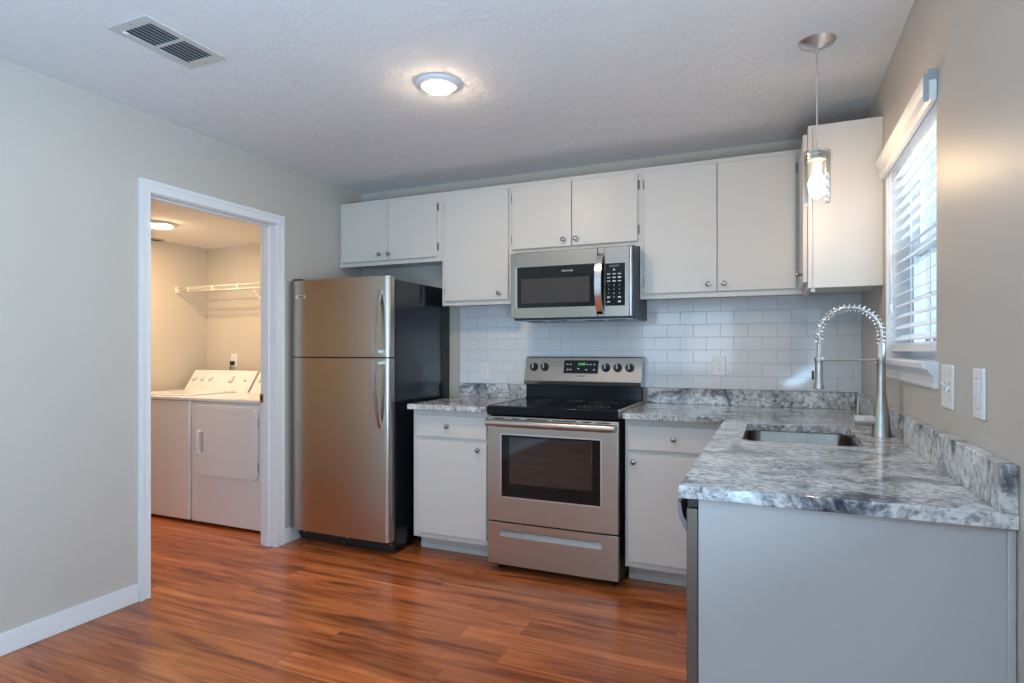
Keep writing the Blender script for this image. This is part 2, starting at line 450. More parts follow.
for a_, b_ in ((0.9, .96), (1.99, 2.05), (1.45, 1.49)): wr.box(-2.09, -0.61, ry0 + .03, ry1 - .03, a_, b_)
w2 = struct('window_2', wr, M_vinyl)
obj('pane', G().box(-2.09, -0.61, ry0 + .06, ry0 + .066, 0.96, 1.99), M_pane, w2)

# laundry room shell
struct('wall_laundry_left', G().box(LX - 0.12, LX, LF, LY + 0.12, 0, LH + .2), M_lwall)
struct('wall_laundry_back', G().box(LX, XL - TW, LY, LY + 0.12, 0, LH + .2), M_lwall)
struct('wall_laundry_front', G().box(LX - 0.12, XL - TW, LF - 0.12, LF, 0, LH + .2), M_lwall)
struct('wall_laundry_right', G().box(XL - TW - 0.006, XL - TW - 0.001, D1 + 0.075, LY, 0, LH).box(XL - TW - 0.006, XL - TW - 0.001, LF, D0 - 0.075, 0, LH).box(XL - TW - 0.006, XL - TW - 0.001, D0 - 0.075, D1 + 0.075, DH + 0.07, LH), M_lwall)
struct('ceiling_laundry', G().box(LX, XL - TW, LF, LY, LH, LH + 0.05), M_lceil)

# baseboards
def baseboard(name, x0, x1, y0, y1, h=0.092):
    g = G(); g.box(x0, x1, y0, y1, 0.0, h, 0.004)
    return struct(name, g, M_trim)
baseboard('baseboard_left', XL, XL + 0.014, YR, D0 - 0.062)
baseboard('baseboard_left_far', XL, XL + 0.014, D1 + 0.062, YB - 0.001)
baseboard('baseboard_rear', XL + .015, XR - .001, YR, YR + 0.014)
baseboard('baseboard_right', XR - 0.014, XR, .355, PY - 0.03)
baseboard('baseboard_laundry', LX, LX + 0.014, LF, LY)

# doorway frame: jambs, stop, casing both sides
def casing_profile_box(g, side):
    x0, x1 = (XL, XL + 0.018) if side > 0 else (XL - TW - 0.018 - .006, XL - TW - .006)
    cw = 0.060
    for (a, b) in ((D0 - cw, D0 - 0.003), (D1 + 0.003, D1 + cw + .003)):
        g.box(x0, x1, a, b, 0, DH + 0.003, 0.003)
    g.box(x0, x1, D0 - cw, D1 + cw + .003, DH + 0.003, DH + 0.063, 0.003)
    # raised outer band and inner bead of the moulding
    xa, xb = (XL + 0.018, XL + 0.023) if side > 0 else (x0 - 0.005, x0)
    if side > 0:
        g.box(xa, xb, D0 - cw, D0 - cw + 0.020, 0, DH + 0.063, 0.002)
        g.box(xa, xb, D1 + cw - 0.017, D1 + cw + 0.003, 0, DH + 0.063, 0.002)
        g.box(xa, xb, D0 - cw + .02, D1 + cw - 0.017, DH + 0.043, DH + 0.063, 0.002)
        g.box(xa, xa + 0.003, D0 - 0.016, D0 - 0.006, 0, DH + 0.006, 0.001)
        g.box(xa, xa + 0.003, D1 + 0.006, D1 + 0.016, 0, DH + 0.006, 0.001)
g = G(); casing_profile_box(g, 1); casing_profile_box(g, -1)
door = struct('door_1', g, M_trim)
g = G()
jx0, jx1 = XL - TW - 0.006, XL + 0.0005
g.box(jx0, jx1, D0 - 0.012, D0, 0, DH); g.box(jx0, jx1, D1, D1 + 0.012, 0, DH); g.box(jx0, jx1, D0 - 0.012, D1 + 0.012, DH, DH + 0.012)
obj('door_jamb', g, M_trim, door)
g = G()
sx0, sx1 = XL - 0.075, XL - 0.040
g.box(sx0, sx1, D0, D0 + 0.011, 0, DH, 0.002); g.box(sx0, sx1, D1 - 0.011, D1, 0, DH, 0.002); g.box(sx0, sx1, D0 + .011, D1 - .011, DH - 0.011, DH, 0.002)
obj('door_stop', g, M_trim, door)
g = G(); g.box(-2.998, -2.968, D1 - 0.0025, D1, 0.905, 0.962, 0.001); g.box(-2.990, -2.974, D1 - 0.0032, D1 - 0.0024, 0.92, 0.947, 0, mi=1)
obj('strike_plate', g, [M_brass, M_dark], door)

# ================================================================== WINDOW
g = G()
wx0, wx1 = XR + 0.085, XR + 0.135      # vinyl frame depth
fr = 0.035
g.box(wx0, wx1, W0, W0 + fr, WZ0, WZ1, 0.002); g.box(wx0, wx1, W1 - fr, W1, WZ0, WZ1, 0.002)
g.box(wx0, wx1, W0 + fr, W1 - fr, WZ0, WZ0 + fr, 0.002); g.box(wx0, wx1, W0 + fr, W1 - fr, WZ1 - fr, WZ1, 0.002)
win = struct('window_1', g, M_vinyl)
zm = (WZ0 + WZ1) / 2
for nm, z0, z1, dx in (('lower_sash', WZ0 + fr, zm + .02, 0.0), ('upper_sash', zm - .02, WZ1 - fr, 0.022)):
    g = G(); a, b = W0 + fr, W1 - fr; x0, x1 = wx0 + .004 + dx, wx0 + .024 + dx; t = 0.032
    g.box(x0, x1, a, a + t, z0, z1); g.box(x0, x1, b - t, b, z0, z1); g.box(x0, x1, a + t, b - t, z0, z0 + t); g.box(x0, x1, a + t, b - t, z1 - t, z1)
    for k in (1, 2): yy = a + t + (b - a - 2 * t) * k / 3; g.box(x0 + .007, x0 + .013, yy - .007, yy + .007, z0 + t, z1 - t)
    g.box(x0 + .007, x0 + .013, a + t, b - t, (z0 + z1) / 2 - .007, (z0 + z1) / 2 + .007)
    sash = obj(nm, g, M_vinyl, win)
    obj('pane', G().box(x0 + .009, x0 + .011, a + t, b - t, z0 + t, z1 - t), M_pane, sash)
# painted reveal
g = G(); g.box(XR + .001, wx0, W1 - .006, W1, WZ0, WZ1); g.box(XR + .001, wx0, W0, W0 + .006, WZ0, WZ1); g.box(XR + .001, wx0, W0 + .006, W1 - .006, WZ1 - .006, WZ1)
obj('window_reveal', g, M_trim, win)
# stool (sill) and moulded apron
g = G(); g.box(XR - 0.040, wx0, W0 - 0.028, W1 + 0.028, WZ0 - 0.022, WZ0, 0.005, 3, edges=lambda a, b: a.x < XR and b.x < XR)
obj('window_stool', g, M_trim, win)
prof = [(XR, 1.127), (XR - .012, 1.127), (XR - .014, 1.134), (XR - .010, 1.140), (XR - .011, 1.160), (XR - .016, 1.168), (XR - .024, 1.174), (XR - .026, 1.183), (XR, 1.183)]
g = G(); g.prism(prof, 'y', W0 - 0.022, W1 + 0.022)
obj('window_apron', g, M_trim, win)

# blinds
bl = thing('window_blind', 'white horizontal slat blind with moulded valance in the kitchen window', 'blind', (XR + .04, (W0 + W1) / 2, WZ1))
g = G(); z = 1.958; nsl = 0
bx = XR + 0.040; sy0, sy1 = W0 + 0.012, W1 - 0.014
while z > 1.285:
    tilt = math.radians(29); hw = 0.025
    pts = []
    for k in range(5):
        u = -1 + k / 2; x = u * hw; bow = 0.0025 * (1 - u * u)
        pts.append((bx + x * math.cos(tilt), z + x * math.sin(tilt) + bow))
    poly = pts + [(p[0], p[1] - 0.0026) for p in reversed(pts)]
    g.prism(poly, 'y', sy0, sy1); z -= 0.0445
obj('slats', g, M_blind, bl)
obj('bottom_rail', G().box(bx - .026, bx + .026, sy0, sy1, 1.234, 1.264, .004), M_blind, bl)
obj('headrail', G().box(bx - .030, bx + .028, sy0, sy1, 1.985, 2.040, .003), M_blind, bl)
prof = [(XR - .002, 1.972), (XR - .014, 1.972), (XR - .022, 1.982), (XR - .019, 1.990), (XR - .021, 2.018), (XR - .028, 2.026), (XR - .034, 2.040), (XR - .034, 2.048), (XR - .002, 2.048)]
g = G(); g.prism(prof, 'y', W0 - 0.012, W1 + 0.030); obj('valance', g, M_trim, bl)
g = G()
g.box(XR - .036, XR - .022, W0 - .016, W0 - .0125, 1.968, 2.050, .001)
g.box(XR - .024, XR - .001, W0 - .0145, W0 - .0125, 2.030, 2.062, .0005)
obj('valance_clip', g, M_galv, bl)
g = G()
for yy in (W0 + .13, (W0 + W1) / 2, W1 - .13):
    for xx in (bx - .0275, bx + .0275): g.tube([(xx, yy, 1.25), (xx, yy, 1.99)], 0.0009, 5)
obj('ladder_cord', g, M_blind, bl)
g = G(); g.tube([(bx - .034, W1 - .075, 1.41), (bx - .034, W1 - .075, 2.0)], 0.0045, 6); g.tube([(bx - .034, W1 - .075, 1.39), (bx - .034, W1 - .075, 1.43)], 0.0065, 8)
obj('tilt_wand', g, M_blind, bl)

# outside
struct('ground_outside', G().box(XR + 0.16, 60, -30, 90, -0.45, -0.40), M_ground)
g = G()
for k in range(90):
    g.box(2.9, 2.93, 2.0 + k * .5, 2.0 + k * .5 + .49, -.4, 1.52)
g.box(2.93, 2.97, 2, 47, .1, .19); g.box(2.93, 2.97, 2, 47, 1.2, 1.29)
fe = obj('board_fence', g, M_fence); tag(fe, 'brown board fence outside, seen low through the window', 'fence')

# ================================================================== CEILING FIXTURES
def downlight(name, label, cx, cy, z, r, lensmat, group=None):
    t = thing(name, label, 'ceiling light', (cx, cy, z), group)
    obj('trim_ring', G().lathe([(r * .62, -.004), (r * .66, -.017), (r * .74, -.018), (r * .95, -.009), (r, -.002), (r, 0), (r * .62, 0)], (cx, cy, z), n=40), M_trim, t)
    obj('lens', G().lathe([(r * .61, -.004), (r * .61, -.021), (r * .58, -.026), (r * .3, -.030), (0, -.031)], (cx, cy, z), n=40), lensmat, t)
    return t
downlight('recessed_light', 'round glowing recessed ceiling light with white ring in the kitchen', -1.362, 2.312, H, 0.098, M_lens)
downlight('flush_light', 'round glowing ceiling light in the laundry room', -4.010, 2.92, LH, 0.118, M_lens2)
# unseen lights added behind the camera to brighten the room the steel reflects
for k, (x, y) in enumerate(((-2.0, -0.9), (-0.6, -0.9))):
    downlight('recessed_light', ('left' if k == 0 else 'right') + ' added fill light in the ceiling behind the camera, unseen', x, y, H, 0.098, M_lensfill)

vx0, vx1, vy0, vy1 = -2.238, -2.024, 1.420, 1.767
t = thing('ceiling_vent', 'white rectangular air vent with two banks of louvers in the ceiling', 'vent', ((vx0 + vx1) / 2, (vy0 + vy1) / 2, H))
g = G(); b = 0.034
z0, z1 = H - 0.007, H
ym = (vy0 + vy1) / 2 - .005
ix0, ix1, iy0, iy1 = vx0 + b, vx1 - b, vy0 + b + .008, vy1 - b - .008
g.box(vx0, ix0, vy0, vy1, z0, z1, 0.003); g.box(ix1, vx1, vy0, vy1, z0, z1, 0.003)
g.box(ix0 - .004, ix1 + .004, vy0, iy0, z0, z1, 0.003); g.box(ix0 - .004, ix1 + .004, iy1, vy1, z0, z1, 0.003)
g.box(ix0, ix1, ym - .006, ym + .006, z0, z1)
obj('vent_frame', g, M_ventp, t)
g = G()
for (a, c) in ((iy0, ym - .006), (ym + .006, iy1)):
    for k in range(7):
        x = ix0 + (ix1 - ix0) * (k + .6) / 7
        g.hexa([(x - .012, a, H - .0035), (x - .012, a, H - .0022), (x - .012, c, H - .0035), (x - .012, c, H - .0022),
                (x + .001, a, H - .0085), (x + .001, a, H - .0072), (x + .001, c, H - .0085), (x + .001, c, H - .0072)])
obj('louvers', g, M_louver, t)
obj('duct', G().box(ix0 - .002, ix1 + .002, iy0 - .002, iy1 + .002, H - .002, H - .0008), M_duct, t)
g = G()
for (x, y) in (((vx0 + vx1) / 2, vy0 + .018), ((vx0 + vx1) / 2, vy1 - .018)): obj('screw', G().lathe([(0, -.0095), (.004, -.0085), (.0055, -.0065)], (x, y, H), n=12), M_galv, t)
g = G(); g.box(ix0 + .002, ix0 + .016, iy0 - .006, iy0 + .012, H - .014, H - .008, .002); obj('damper_lever', g, M_plate, t)

t = thing('exhaust_vent', 'small dark ceiling vent at the edge of the laundry ceiling', 'vent', (-4.59, 3.26, LH))
vf = G(); vf.box(-4.634, -4.555, 3.17, 3.36, LH - .012, LH, .003); obj('vent_cover', vf, M_louver, t)
g = G()
for k in range(3): g.box(-4.622 + k * .022, -4.610 + k * .022, 3.19, 3.34, LH - .0135, LH - .0115)
obj('louvers', g, M_duct, t)

# pendant lamp
px, py = 0.156, 2.572
t = thing('pendant_lamp', 'pendant lamp with clear glass jar shade and glowing bulb hanging over the sink', 'pendant lamp', (px, py, H))
obj('ceiling_canopy', G().lathe([(.066, 0), (.067, -.004), (.062, -.009), (.040, -.020), (.026, -.026), (.020, -.028), (.006, -.032), (.006, -.052), (0, -.053)], (px, py, H), n=36), M_satin, t)
obj('canopy_screw', G().lathe([(.006, -.018), (.006, -.034), (0, -.036)], (px + .03, py - .01, H), n=10), M_nickel, t)
obj('cord', G().tube([(px, py, H - .05), (px, py, 2.008)], .0022, 8), M_cord, t)
cp = obj('lamp_cap', G().lathe([(0, 2.006), (.012, 2.005), (.013, 1.996), (.036, 1.993), (.040, 1.990), (.040, 1.978), (.037, 1.976), (.040, 1.974), (.040, 1.962), (.036, 1.960), (.0, 1.960)], (px, py, 0), n=36), M_nickel, t)
obj('wire_bail', G().tube([(px - .052, py, 1.972), (px - .052, py, 1.996), (px - .015, py, 2.002), (px + .015, py, 2.002), (px + .052, py, 1.996), (px + .052, py, 1.970)], .0016, 6), M_nickel, t)
obj('glass_jar', G().lathe([(.0452, 1.997), (.0475, 1.999), (.0475, 1.815), (.0465, 1.803), (.0445, 1.803), (.0455, 1.815), (.0452, 1.997)], (px, py, 0), n=40), M_jar, t)
obj('lamp_socket', G().lathe([(.0, 1.960), (.017, 1.960), (.017, 1.925), (.015, 1.922), (0, 1.922)], (px, py, 0), n=20), M_bulbbase, t)
bb = obj('bulb', G().lathe([(.013, 1.922), (.016, 1.912), (.024, 1.898), (.0295, 1.882), (.0295, 1.872), (.024, 1.856), (.013, 1.846), (0, 1.843)], (px, py, 0), n=28), M_bulb, t)

# ================================================================== UPPER CABINETS
def knob(parent, x, y, z, ax):
    return obj('knob', G().lathe([(.0075, 0), (.0065, .004), (.0045, .010), (.006, .014), (.0125, .018), (.0145, .022), (.0125, .026), (.006, .0285), (0, .029)], (x, y, z), ax, n=20), M_knob, parent)

def hinge(parent, x, z, y, s):
    g = G(); g.box(min(x, x + s * .011), max(x, x + s * .011), y - .0025, y, z - .027, z + .027, .001)
    g.tube([(x, y - .006, z - .020), (x, y - .006, z + .020)], .0042, 8)
    return obj('hinge', g, M_knob, parent)

def wall_cabinet(name, label, x0, x1, z0, z1, doors, knobs, hinges, group='painted wall cabinets'):
    """doors: (x0,x1); knobs: x per door; hinges: side (-1 left, 1 right) per door"""
    t = thing(name, label, 'cabinet', ((x0 + x1) / 2, UY, z0), group)
    g = G(); th = .016
    yb = YB - .001
    g.box(x0, x0 + th, UY + .019, yb, z0 + .012, z1); g.box(x1 - th, x1, UY + .019, yb, z0 + .012, z1)
    g.box(x0 + th, x1 - th, UY + .019, yb, z0 + .012, z0 + .028); g.box(x0 + th, x1 - th, UY + .019, yb, z1 - th, z1)
    g.box(x0 + th, x1 - th, yb - .006, yb, z0 + .028, z1 - th)
    obj('cabinet_body', g, M_cab, t)
    g = G()
    fl = doors[0][0] - x0 + .008; fr_ = x1 - doors[-1][1] + .008
    g.box(x0, x0 + fl, UY, UY + .019, z0, z1, .0008); g.box(x1 - fr_, x1, UY, UY + .019, z0, z1, .0008)
    g.box(x0 + fl, x1 - fr_, UY, UY + .019, z1 - .040, z1, .0008); g.box(x0 + fl, x1 - fr_, UY, UY + .019, z0, z0 + .040, .0008)
    if len(doors) == 2:
        xm = (doors[0][1] + doors[1][0]) / 2; g.box(xm - .02, xm + .02, UY, UY + .019, z0 + .040, z1 - .040)
    obj('face_frame', g, M_cab, t)
    for (a, b), kx, hs in zip(doors, knobs, hinges):
        dz0, dz1 = z0 + .029, z1 - .028
        d = obj('door', G().box(a, b, UY - .019, UY - .0008, dz0, dz1, .0025, 2), M_cab, t)
        knob(d, kx, UY - .019, dz0 + .040, (0, -1, 0))
        hx = a if hs < 0 else b
        off = min(.07, (dz1 - dz0) * .17)
        for hz in (dz0 + off, dz1 - off): hinge(d, hx, hz, UY, hs)
    return t
wall_cabinet('wall_cabinet', 'short two door painted cabinet above the refrigerator', XL + .004, -2.022, 1.836, UT, [(-2.843, -2.4475), (-2.4435, -2.059)], [-2.508, -2.432], [-1, 1])
wall_cabinet('wall_cabinet', 'tall single door painted cabinet between the refrigerator and microwave', -2.0215, -1.521, UB, UT, [(-1.995, -1.535)], [-1.593], [-1])
wall_cabinet('wall_cabinet', 'short two door painted cabinet directly above the microwave', -1.5205, -.7055, 1.843, UT, [(-1.509, -1.117), (-1.112, -.717)], [-1.165, -1.087], [-1, 1])
wall_cabinet('wall_cabinet', 'wide two door painted cabinet right of the microwave', -.705, .1465, UB, UT, [(-.677, -.2815), (-.2765, .112)], [-.325, -.243], [-1, 1])
# side cabinet on the window wall
SX, SY, SZ0, SZ1 = .1474, 3.029, 1.5214, 2.2557
t = thing('wall_cabinet', 'painted wall cabinet beside the window showing its flat end panel', 'cabinet', ((SX + XR) / 2, SY, SZ0), 'painted wall cabinets')
g = G(); g.box(SX + .02, XR - .001, SY, SY + .016, SZ0, SZ1, .001)
g.box(SX + .02, XR - .001, SY + .016, 3.472, SZ1 - .016, SZ1); g.box(SX + .02, XR - .001, SY + .016, 3.472, SZ0 + .014, SZ0 + .03); g.box(XR - .008, XR - .001, SY + .016, 3.472, SZ0 + .03, SZ1 - .016)
g.box(SX + .02, XR - .008, 3.456, 3.472, SZ0 + .03, SZ1 - .016)
obj('cabinet_body', g, M_cab, t)
g = G(); g.box(SX, SX + .019, SY, SY + .04, SZ0, SZ1, .0008); g.box(SX, SX + .019, 3.432, 3.472, SZ0, SZ1); g.box(SX, SX + .019, SY + .04, 3.432, SZ0, SZ0 + .04); g.box(SX, SX + .019, SY + .04, 3.432, SZ1 - .04, SZ1)
obj('face_frame', g, M_cab, t)
d = obj('door', G().box(SX - .020, SX - .001, SY + .022, 3.445, SZ0 + .028, SZ1 - .030, .0025), M_cab, t)
knob(d, SX - .020, SY + .055, SZ0 + .068, (-1, 0, 0))
obj('bumper', G().box(SX + .012, SX + .03, SY + .008, SY + .024, SZ0 - .018, SZ0, .002), M_cab, t)

# ================================================================== TILE BACKSPLASH
g = G(); tx0, tx1 = -2.012, XR - .001
zt0, pitch, tl = 1.0115, .0765, .1520
yb, yt = YB - .0085, YB - .0105
g.box(tx0, tx1, yb, YB - .0003, zt0, 1.560, mi=1)
for r in range(8):
    z0 = zt0 + r * pitch; z1 = min(z0 + pitch - .0012, 1.560)
    if z1 - z0 < .01: continue
    base = -.585 if r % 2 == 0 else -.51
    k = -12
    while base + k * tl < tx1:
        a, b = base + k * tl + .0008, base + (k + 1) * tl - .0008; k += 1
        a, b = max(a, tx0), min(b, tx1)
        if b - a < .006: continue
        g.box(a, b, yt, yb, z0 + .0005, z1, .0008, 1, edges=lambda p, q: p.y < yt + .001 and q.y < yt + .001)
tag(obj('tile_backsplash', g, [M_tile, M_grout]), 'white glazed brick pattern tile backsplash along the back wall', 'backsplash')

# ================================================================== BASE CABINETS
BF = 3.100     # face frame
def base_cabinet(name, label, x0, x1, dx0, dx1, knob_dr, knob_do, toe_l, split=True):
    t = thing(name, label, 'cabinet', ((x0 + x1) / 2, BF, 0), 'painted base cabinets')
    zt = CZ - CT - .001
    g = G(); g.box(x0, x0 + .016, BF + .019, YB - .002, .115, zt); g.box(x1 - .016, x1, BF + .019, YB - .002, .115, zt)
    g.box(x0 + .016, x1 - .016, BF + .019, YB - .002, .115, .131); g.box(x0 + .016, x1 - .016, YB - .008, YB - .002, .131, zt)
    g.box(x0 + .016, x1 - .016, BF + .019, BF + .10, zt - .016, zt)
    obj('cabinet_body', g, M_cab, t)
    g = G(); g.box(x0, dx0 + .008, BF, BF + .019, .115, zt, .0008); g.box(dx1 - .008, x1, BF, BF + .019, .115, zt, .0008)
    for a, b in ((.115, .16), (.695, .735), (.845, zt)): g.box(dx0 + .008, dx1 - .008, BF, BF + .019, a, b)
    obj('face_frame', g, M_cab, t)
    obj('toe_kick', G().box(toe_l, x1 - .002, 3.246, 3.262, 0, .112).box(toe_l, x1 - .002, 3.238, 3.246, 0, .035, .003), M_cab, t)
    dr_ = obj('drawer', G().box(dx0, dx1, BF - .019, BF - .001, .726, .853, .0025), M_cab, t)
    knob(dr_, knob_dr, BF - .019, .792, (0, -1, 0))
    do = obj('door', G().box(dx0, dx1, BF - .019, BF - .001, .148, .705, .0025), M_cab, t)
    knob(do, knob_do, BF - .019, .665, (0, -1, 0))
    return t
base_cabinet('base_cabinet', 'painted base cabinet with drawer and door between refrigerator and range', -1.998, -1.482, -1.967, -1.500, -1.752, -1.547, -2.035)
base_cabinet('base_cabinet', 'painted base cabinet with drawer and door right of the range', -.704, -.150, -.687, -.215, -.454, -.655, -.716)

# peninsula carcass under the long counter
t = thing('sink_cabinet', 'painted peninsula cabinet with plain pale end panel under the sink counter', 'cabinet', (.13, 2.3, 0), 'painted base cabinets')
zt = CZ - CT - .001
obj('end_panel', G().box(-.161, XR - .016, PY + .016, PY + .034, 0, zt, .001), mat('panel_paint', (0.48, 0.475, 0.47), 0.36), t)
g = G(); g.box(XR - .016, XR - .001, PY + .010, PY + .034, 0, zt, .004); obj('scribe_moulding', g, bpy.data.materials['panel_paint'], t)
g = G(); g.box(-.145, -.126, 2.12, 3.098, .115, zt); g.box(-.126, XR - .005, 2.12, 2.136, .10, zt); g.box(-.126, XR - .005, 2.136, 3.09, .10, .116); g.box(XR - .02, XR - .005, 2.136, 3.09, .116, zt)
g.box(-.07, -.055, 2.12, 3.09, 0, .10)
obj('cabinet_body', g, M_cab, t)
for a, b, kx in ((2.15, 2.605, 2.57), (2.615, 3.05, 2.65)):
    d = obj('door', G().box(-.164, -.146, a, b, .148, .853, .0025), M_cab, t)
    knob(d, -.164, kx, .80, (-1, 0, 0))

# dishwasher
t = thing('dishwasher', 'stainless dishwasher at the end of the peninsula, seen edge on', 'dishwasher', (-.0, 1.8, 0))
obj('tub', G().box(-.155, XR - .03, PY + .038, 2.112, .10, zt - .012, .003).box(-.158, -.155, PY + .038, 2.112, .865, zt - .012), M_blackm, t)
g = G(); g.box(-.189, -.1625, PY + .018, 2.112, .10, .862, .004, 3); obj('door', g, mat('dishwasher_steel', (.17, .14, .12), .45, .5), t)
obj('control_strip', G().box(-.187, -.1625, PY + .020, 2.112, .864, zt - .003, .002), M_blackm, t)
g = G(); poly = [(-.1885, .800), (-.198, .812), (-.206, .832), (-.211, .855), (-.212, .872), (-.204, .872), (-.202, .855), (-.198, .838), (-.1885, .822)]
g.prism(poly, 'y', PY + .030, 2.10, smooth=True)
obj('handle', g, mat('dark_steel', (.20, .19, .19), .4, .8), t)
obj('toe_panel', G().box(-.130, -.118, PY + .040, 2.11, 0, .10), M_blackm, t)

# ================================================================== COUNTERTOPS
cz0 = CZ - CT
o = obj('countertop', G().box(-2.004, -1.4785, CF, YB - .002, cz0, CZ, .003, 2), M_granite)
tag(o, 'short grey granite countertop between refrigerator and range', 'countertop', 'granite worktops')
SK = (-.100, .288, 2.285, 2.845)
outer = [(-.704, CF), (PX, CF), (PX, PY), (XR - .001, PY), (XR - .001, YB - .002), (-.704, YB - .002)]
g = slab(outer, [rrect(SK[0], SK[1], SK[2], SK[3], .055)], cz0, CZ, .003)
o = obj('countertop', g, M_granite)
tag(o, 'long L-shaped grey granite countertop with the sink cut into it', 'countertop', 'granite worktops')
ZS = 1.0105
for (a, b, lab) in ((-2.012, -1.476, 'low granite upstand behind the short countertop left of the range'), (-.704, XR - .0315, 'low granite upstand under the tiles right of the range')):
    tag(obj('granite_upstand', G().box(a, b, YB - .030, YB - .0006, CZ + .0003, ZS, .002), M_granite), lab, 'backsplash', 'granite upstands')
tag(obj('granite_upstand', G().box(XR - .030, XR - .0006, PY + .002, YB - .0006, CZ + .0003, ZS + .004, .002), M_granite), 'low granite upstand along the window wall ending in a square cut', 'backsplash', 'granite upstands')

# sink
t = thing('kitchen_sink', 'stainless undermount sink basin set in the granite', 'sink', ((SK[0] + SK[1]) / 2, (SK[2] + SK[3]) / 2, .70))
g = G(); n = 6
levels = [(-.012, cz0 - .001), (.0, cz0 - .001), (.001, .885), (.004, .78), (.010, .735), (.028, .712), (.06, .706)]
rings = []
for off, z in levels:
    ring = rrect(SK[0] + off, SK[1] - off, SK[2] + off, SK[3] - off, max(.02, .055 - off * .3), n)
    rings.append([g.bm.verts.new((x, y, z)) for x, y in ring])
for a, b in zip(rings, rings[1:]):
    for k in range(len(a)):
        q = g.bm.faces.new([a[k], a[(k + 1) % len(a)], b[(k + 1) % len(a)], b[k]]); q.smooth = True
g.bm.faces.new(rings[-1])
r0 = bmesh.ops.solidify(g.bm, geom=g.bm.faces[:], thickness=-.0012)
obj('basin', g, M_steelm, t)
obj('drain', G().lathe([(.045, .7085), (.043, .711), (.030, .7095), (.012, .7098), (0, .7098)], ((SK[0] + SK[1]) / 2, (SK[2] + SK[3]) / 2, 0), n=24), M_chrome, t)

# ================================================================== FAUCET
fx, fy = .372, 2.604
t = thing('spring_faucet', 'brushed nickel spring neck faucet with pull down sprayer beside the sink', 'faucet', (fx, fy, CZ))
obj('faucet_body', G().lathe([(.0335, CZ), (.0335, CZ + .004), (.0325, CZ + .010), (.0310, .945), (.0275, .985), (.0225, 1.03), (.0190, 1.062), (.0155, 1.070), (.0150, 1.20), (.0160, 1.203), (.0160, 1.218), (.0142, 1.221), (.0130, 1.262), (.0110, 1.266), (0, 1.266)], (fx, fy, 0), n=30), M_nickel, t)
ARC = []
cxm, rad = (fx + .165) / 2 + .0, (fx - .165) / 2
for k in range(5): ARC.append(Vector((fx, fy, 1.255 + k * .009)))
for k in range(1, 33):
    a = PI * k / 33; ARC.append(Vector((cxm + rad * math.cos(a), fy, 1.295 + rad * 1.02 * math.sin(a))))
for k in range(5): ARC.append(Vector((.165, fy, 1.295 - k * .010)))
obj('hose', G().tube(ARC, .0068, 12), M_nickel, t)
# spring coil
L = [0]
for a, b in zip(ARC, ARC[1:]): L.append(L[-1] + (b - a).length)
coil = []; turns = 25; N = turns * 14
for i in range(N + 1):
    s_ = L[-1] * (.02 + .96 * i / N); j = max(k for k in range(len(L)) if L[k] <= s_ + 1e-9); j = min(j, len(L) - 2)
    f = (s_ - L[j]) / (L[j + 1] - L[j]); p = ARC[j].lerp(ARC[j + 1], f)
    d0 = (ARC[min(j + 1, len(ARC) - 1)] - ARC[max(j - 1, 0)]).normalized(); d1 = (ARC[min(j + 2, len(ARC) - 1)] - ARC[j]).normalized()
    d = d0.lerp(d1, f).normalized(); y = Vector((0, 1, 0)); x = d.cross(y)
    a = 2 * PI * turns * i / N
    coil.append(p + (x * math.cos(a) + y * math.sin(a)) * .0150)
obj('spring', G().tube(coil, .0018, 6), M_chrome, t)
obj('spray_head', G().lathe([(0, 1.262), (.008, 1.262), (.009, 1.205), (.0135, 1.200), (.0145, 1.165), (.0145, 1.115), (.0165, 1.108), (.0185, 1.102), (.0185, 1.090), (.015, 1.088), (0, 1.088)], (.165, fy, 0), n=24), M_nickel, t)
obj('spray_trigger', G().box(.140, .148, fy - .006, fy + .006, 1.125, 1.160, .002), M_blackm, t)
g = G(); g.tube([(.169, fy, 1.2), (fx - .012, fy, 1.203)], .0038, 8); g.lathe([(.0165, 1.193), (.0175, 1.195), (.0175, 1.209), (.0165, 1.211), (.013, 1.211), (.013, 1.193), (.0165, 1.193)], (.165, fy, 0), n=20)
obj('support_arm', g, M_nickel, t)
obj('valve_barrel', G().tube([(fx - .015, fy, .975), (fx - .054, fy, .975)], .0215, 22).tube([(fx - .0545, fy, .975), (fx - .056, fy, .975)], .0190, 22).tube([(fx - .0562, fy, .975), (fx - .088, fy, .975)], [.0215, .0210], 22), M_nickel, t)
obj('lever', G().tube([(fx - .076, fy, .985), (fx - .075, fy + .002, 1.03), (fx - .070, fy + .004, 1.068)], [.0052, .0046, .0040], 8), M_nickel, t)

# ================================================================== REFRIGERATOR
rx0, rx1, rf = -2.850, -2.086, 2.963
t = thing('refrigerator', 'stainless top freezer refrigerator with black sides left of the cabinets', 'refrigerator', ((rx0 + rx1) / 2, 3.33, 0))
g = G(); g.box(rx0 + .004, rx1 - .004, rf + .078, 3.705, .035, 1.668, .006, 2); obj('cabinet_shell', g, M_fridgeside, t)
def fridge_door(name, z0, z1):
    g = G(); poly = []
    x0, x1 = rx0, rx1; yb_ = rf + .060; nn = 8; r = .012
    poly.append((x0, yb_)); 
    for k in range(nn + 1):
        a = PI - (PI / 2) * k / nn; poly.append((x0 + r + r * math.cos(a), rf + r * .9 + .004 - r * .9 * math.sin(a)))
    rl, r = r, .034
    for k in range(1, 10):
        u = k / 10; poly.append((x0 + rl + (x1 - x0 - rl - r) * u, rf + .004 - .004 * math.sin(PI * u)))
    for k in range(nn + 1):
        a = PI / 2 - (PI / 2) * k / nn; poly.append((x1 - r + r * math.cos(a), rf + r * .9 + .004 - r * .9 * math.sin(a)))
    poly.append((x1, yb_))
    g.prism(poly, 'z', z0, z1, smooth=True)
    return obj(name, g, M_steel, t)
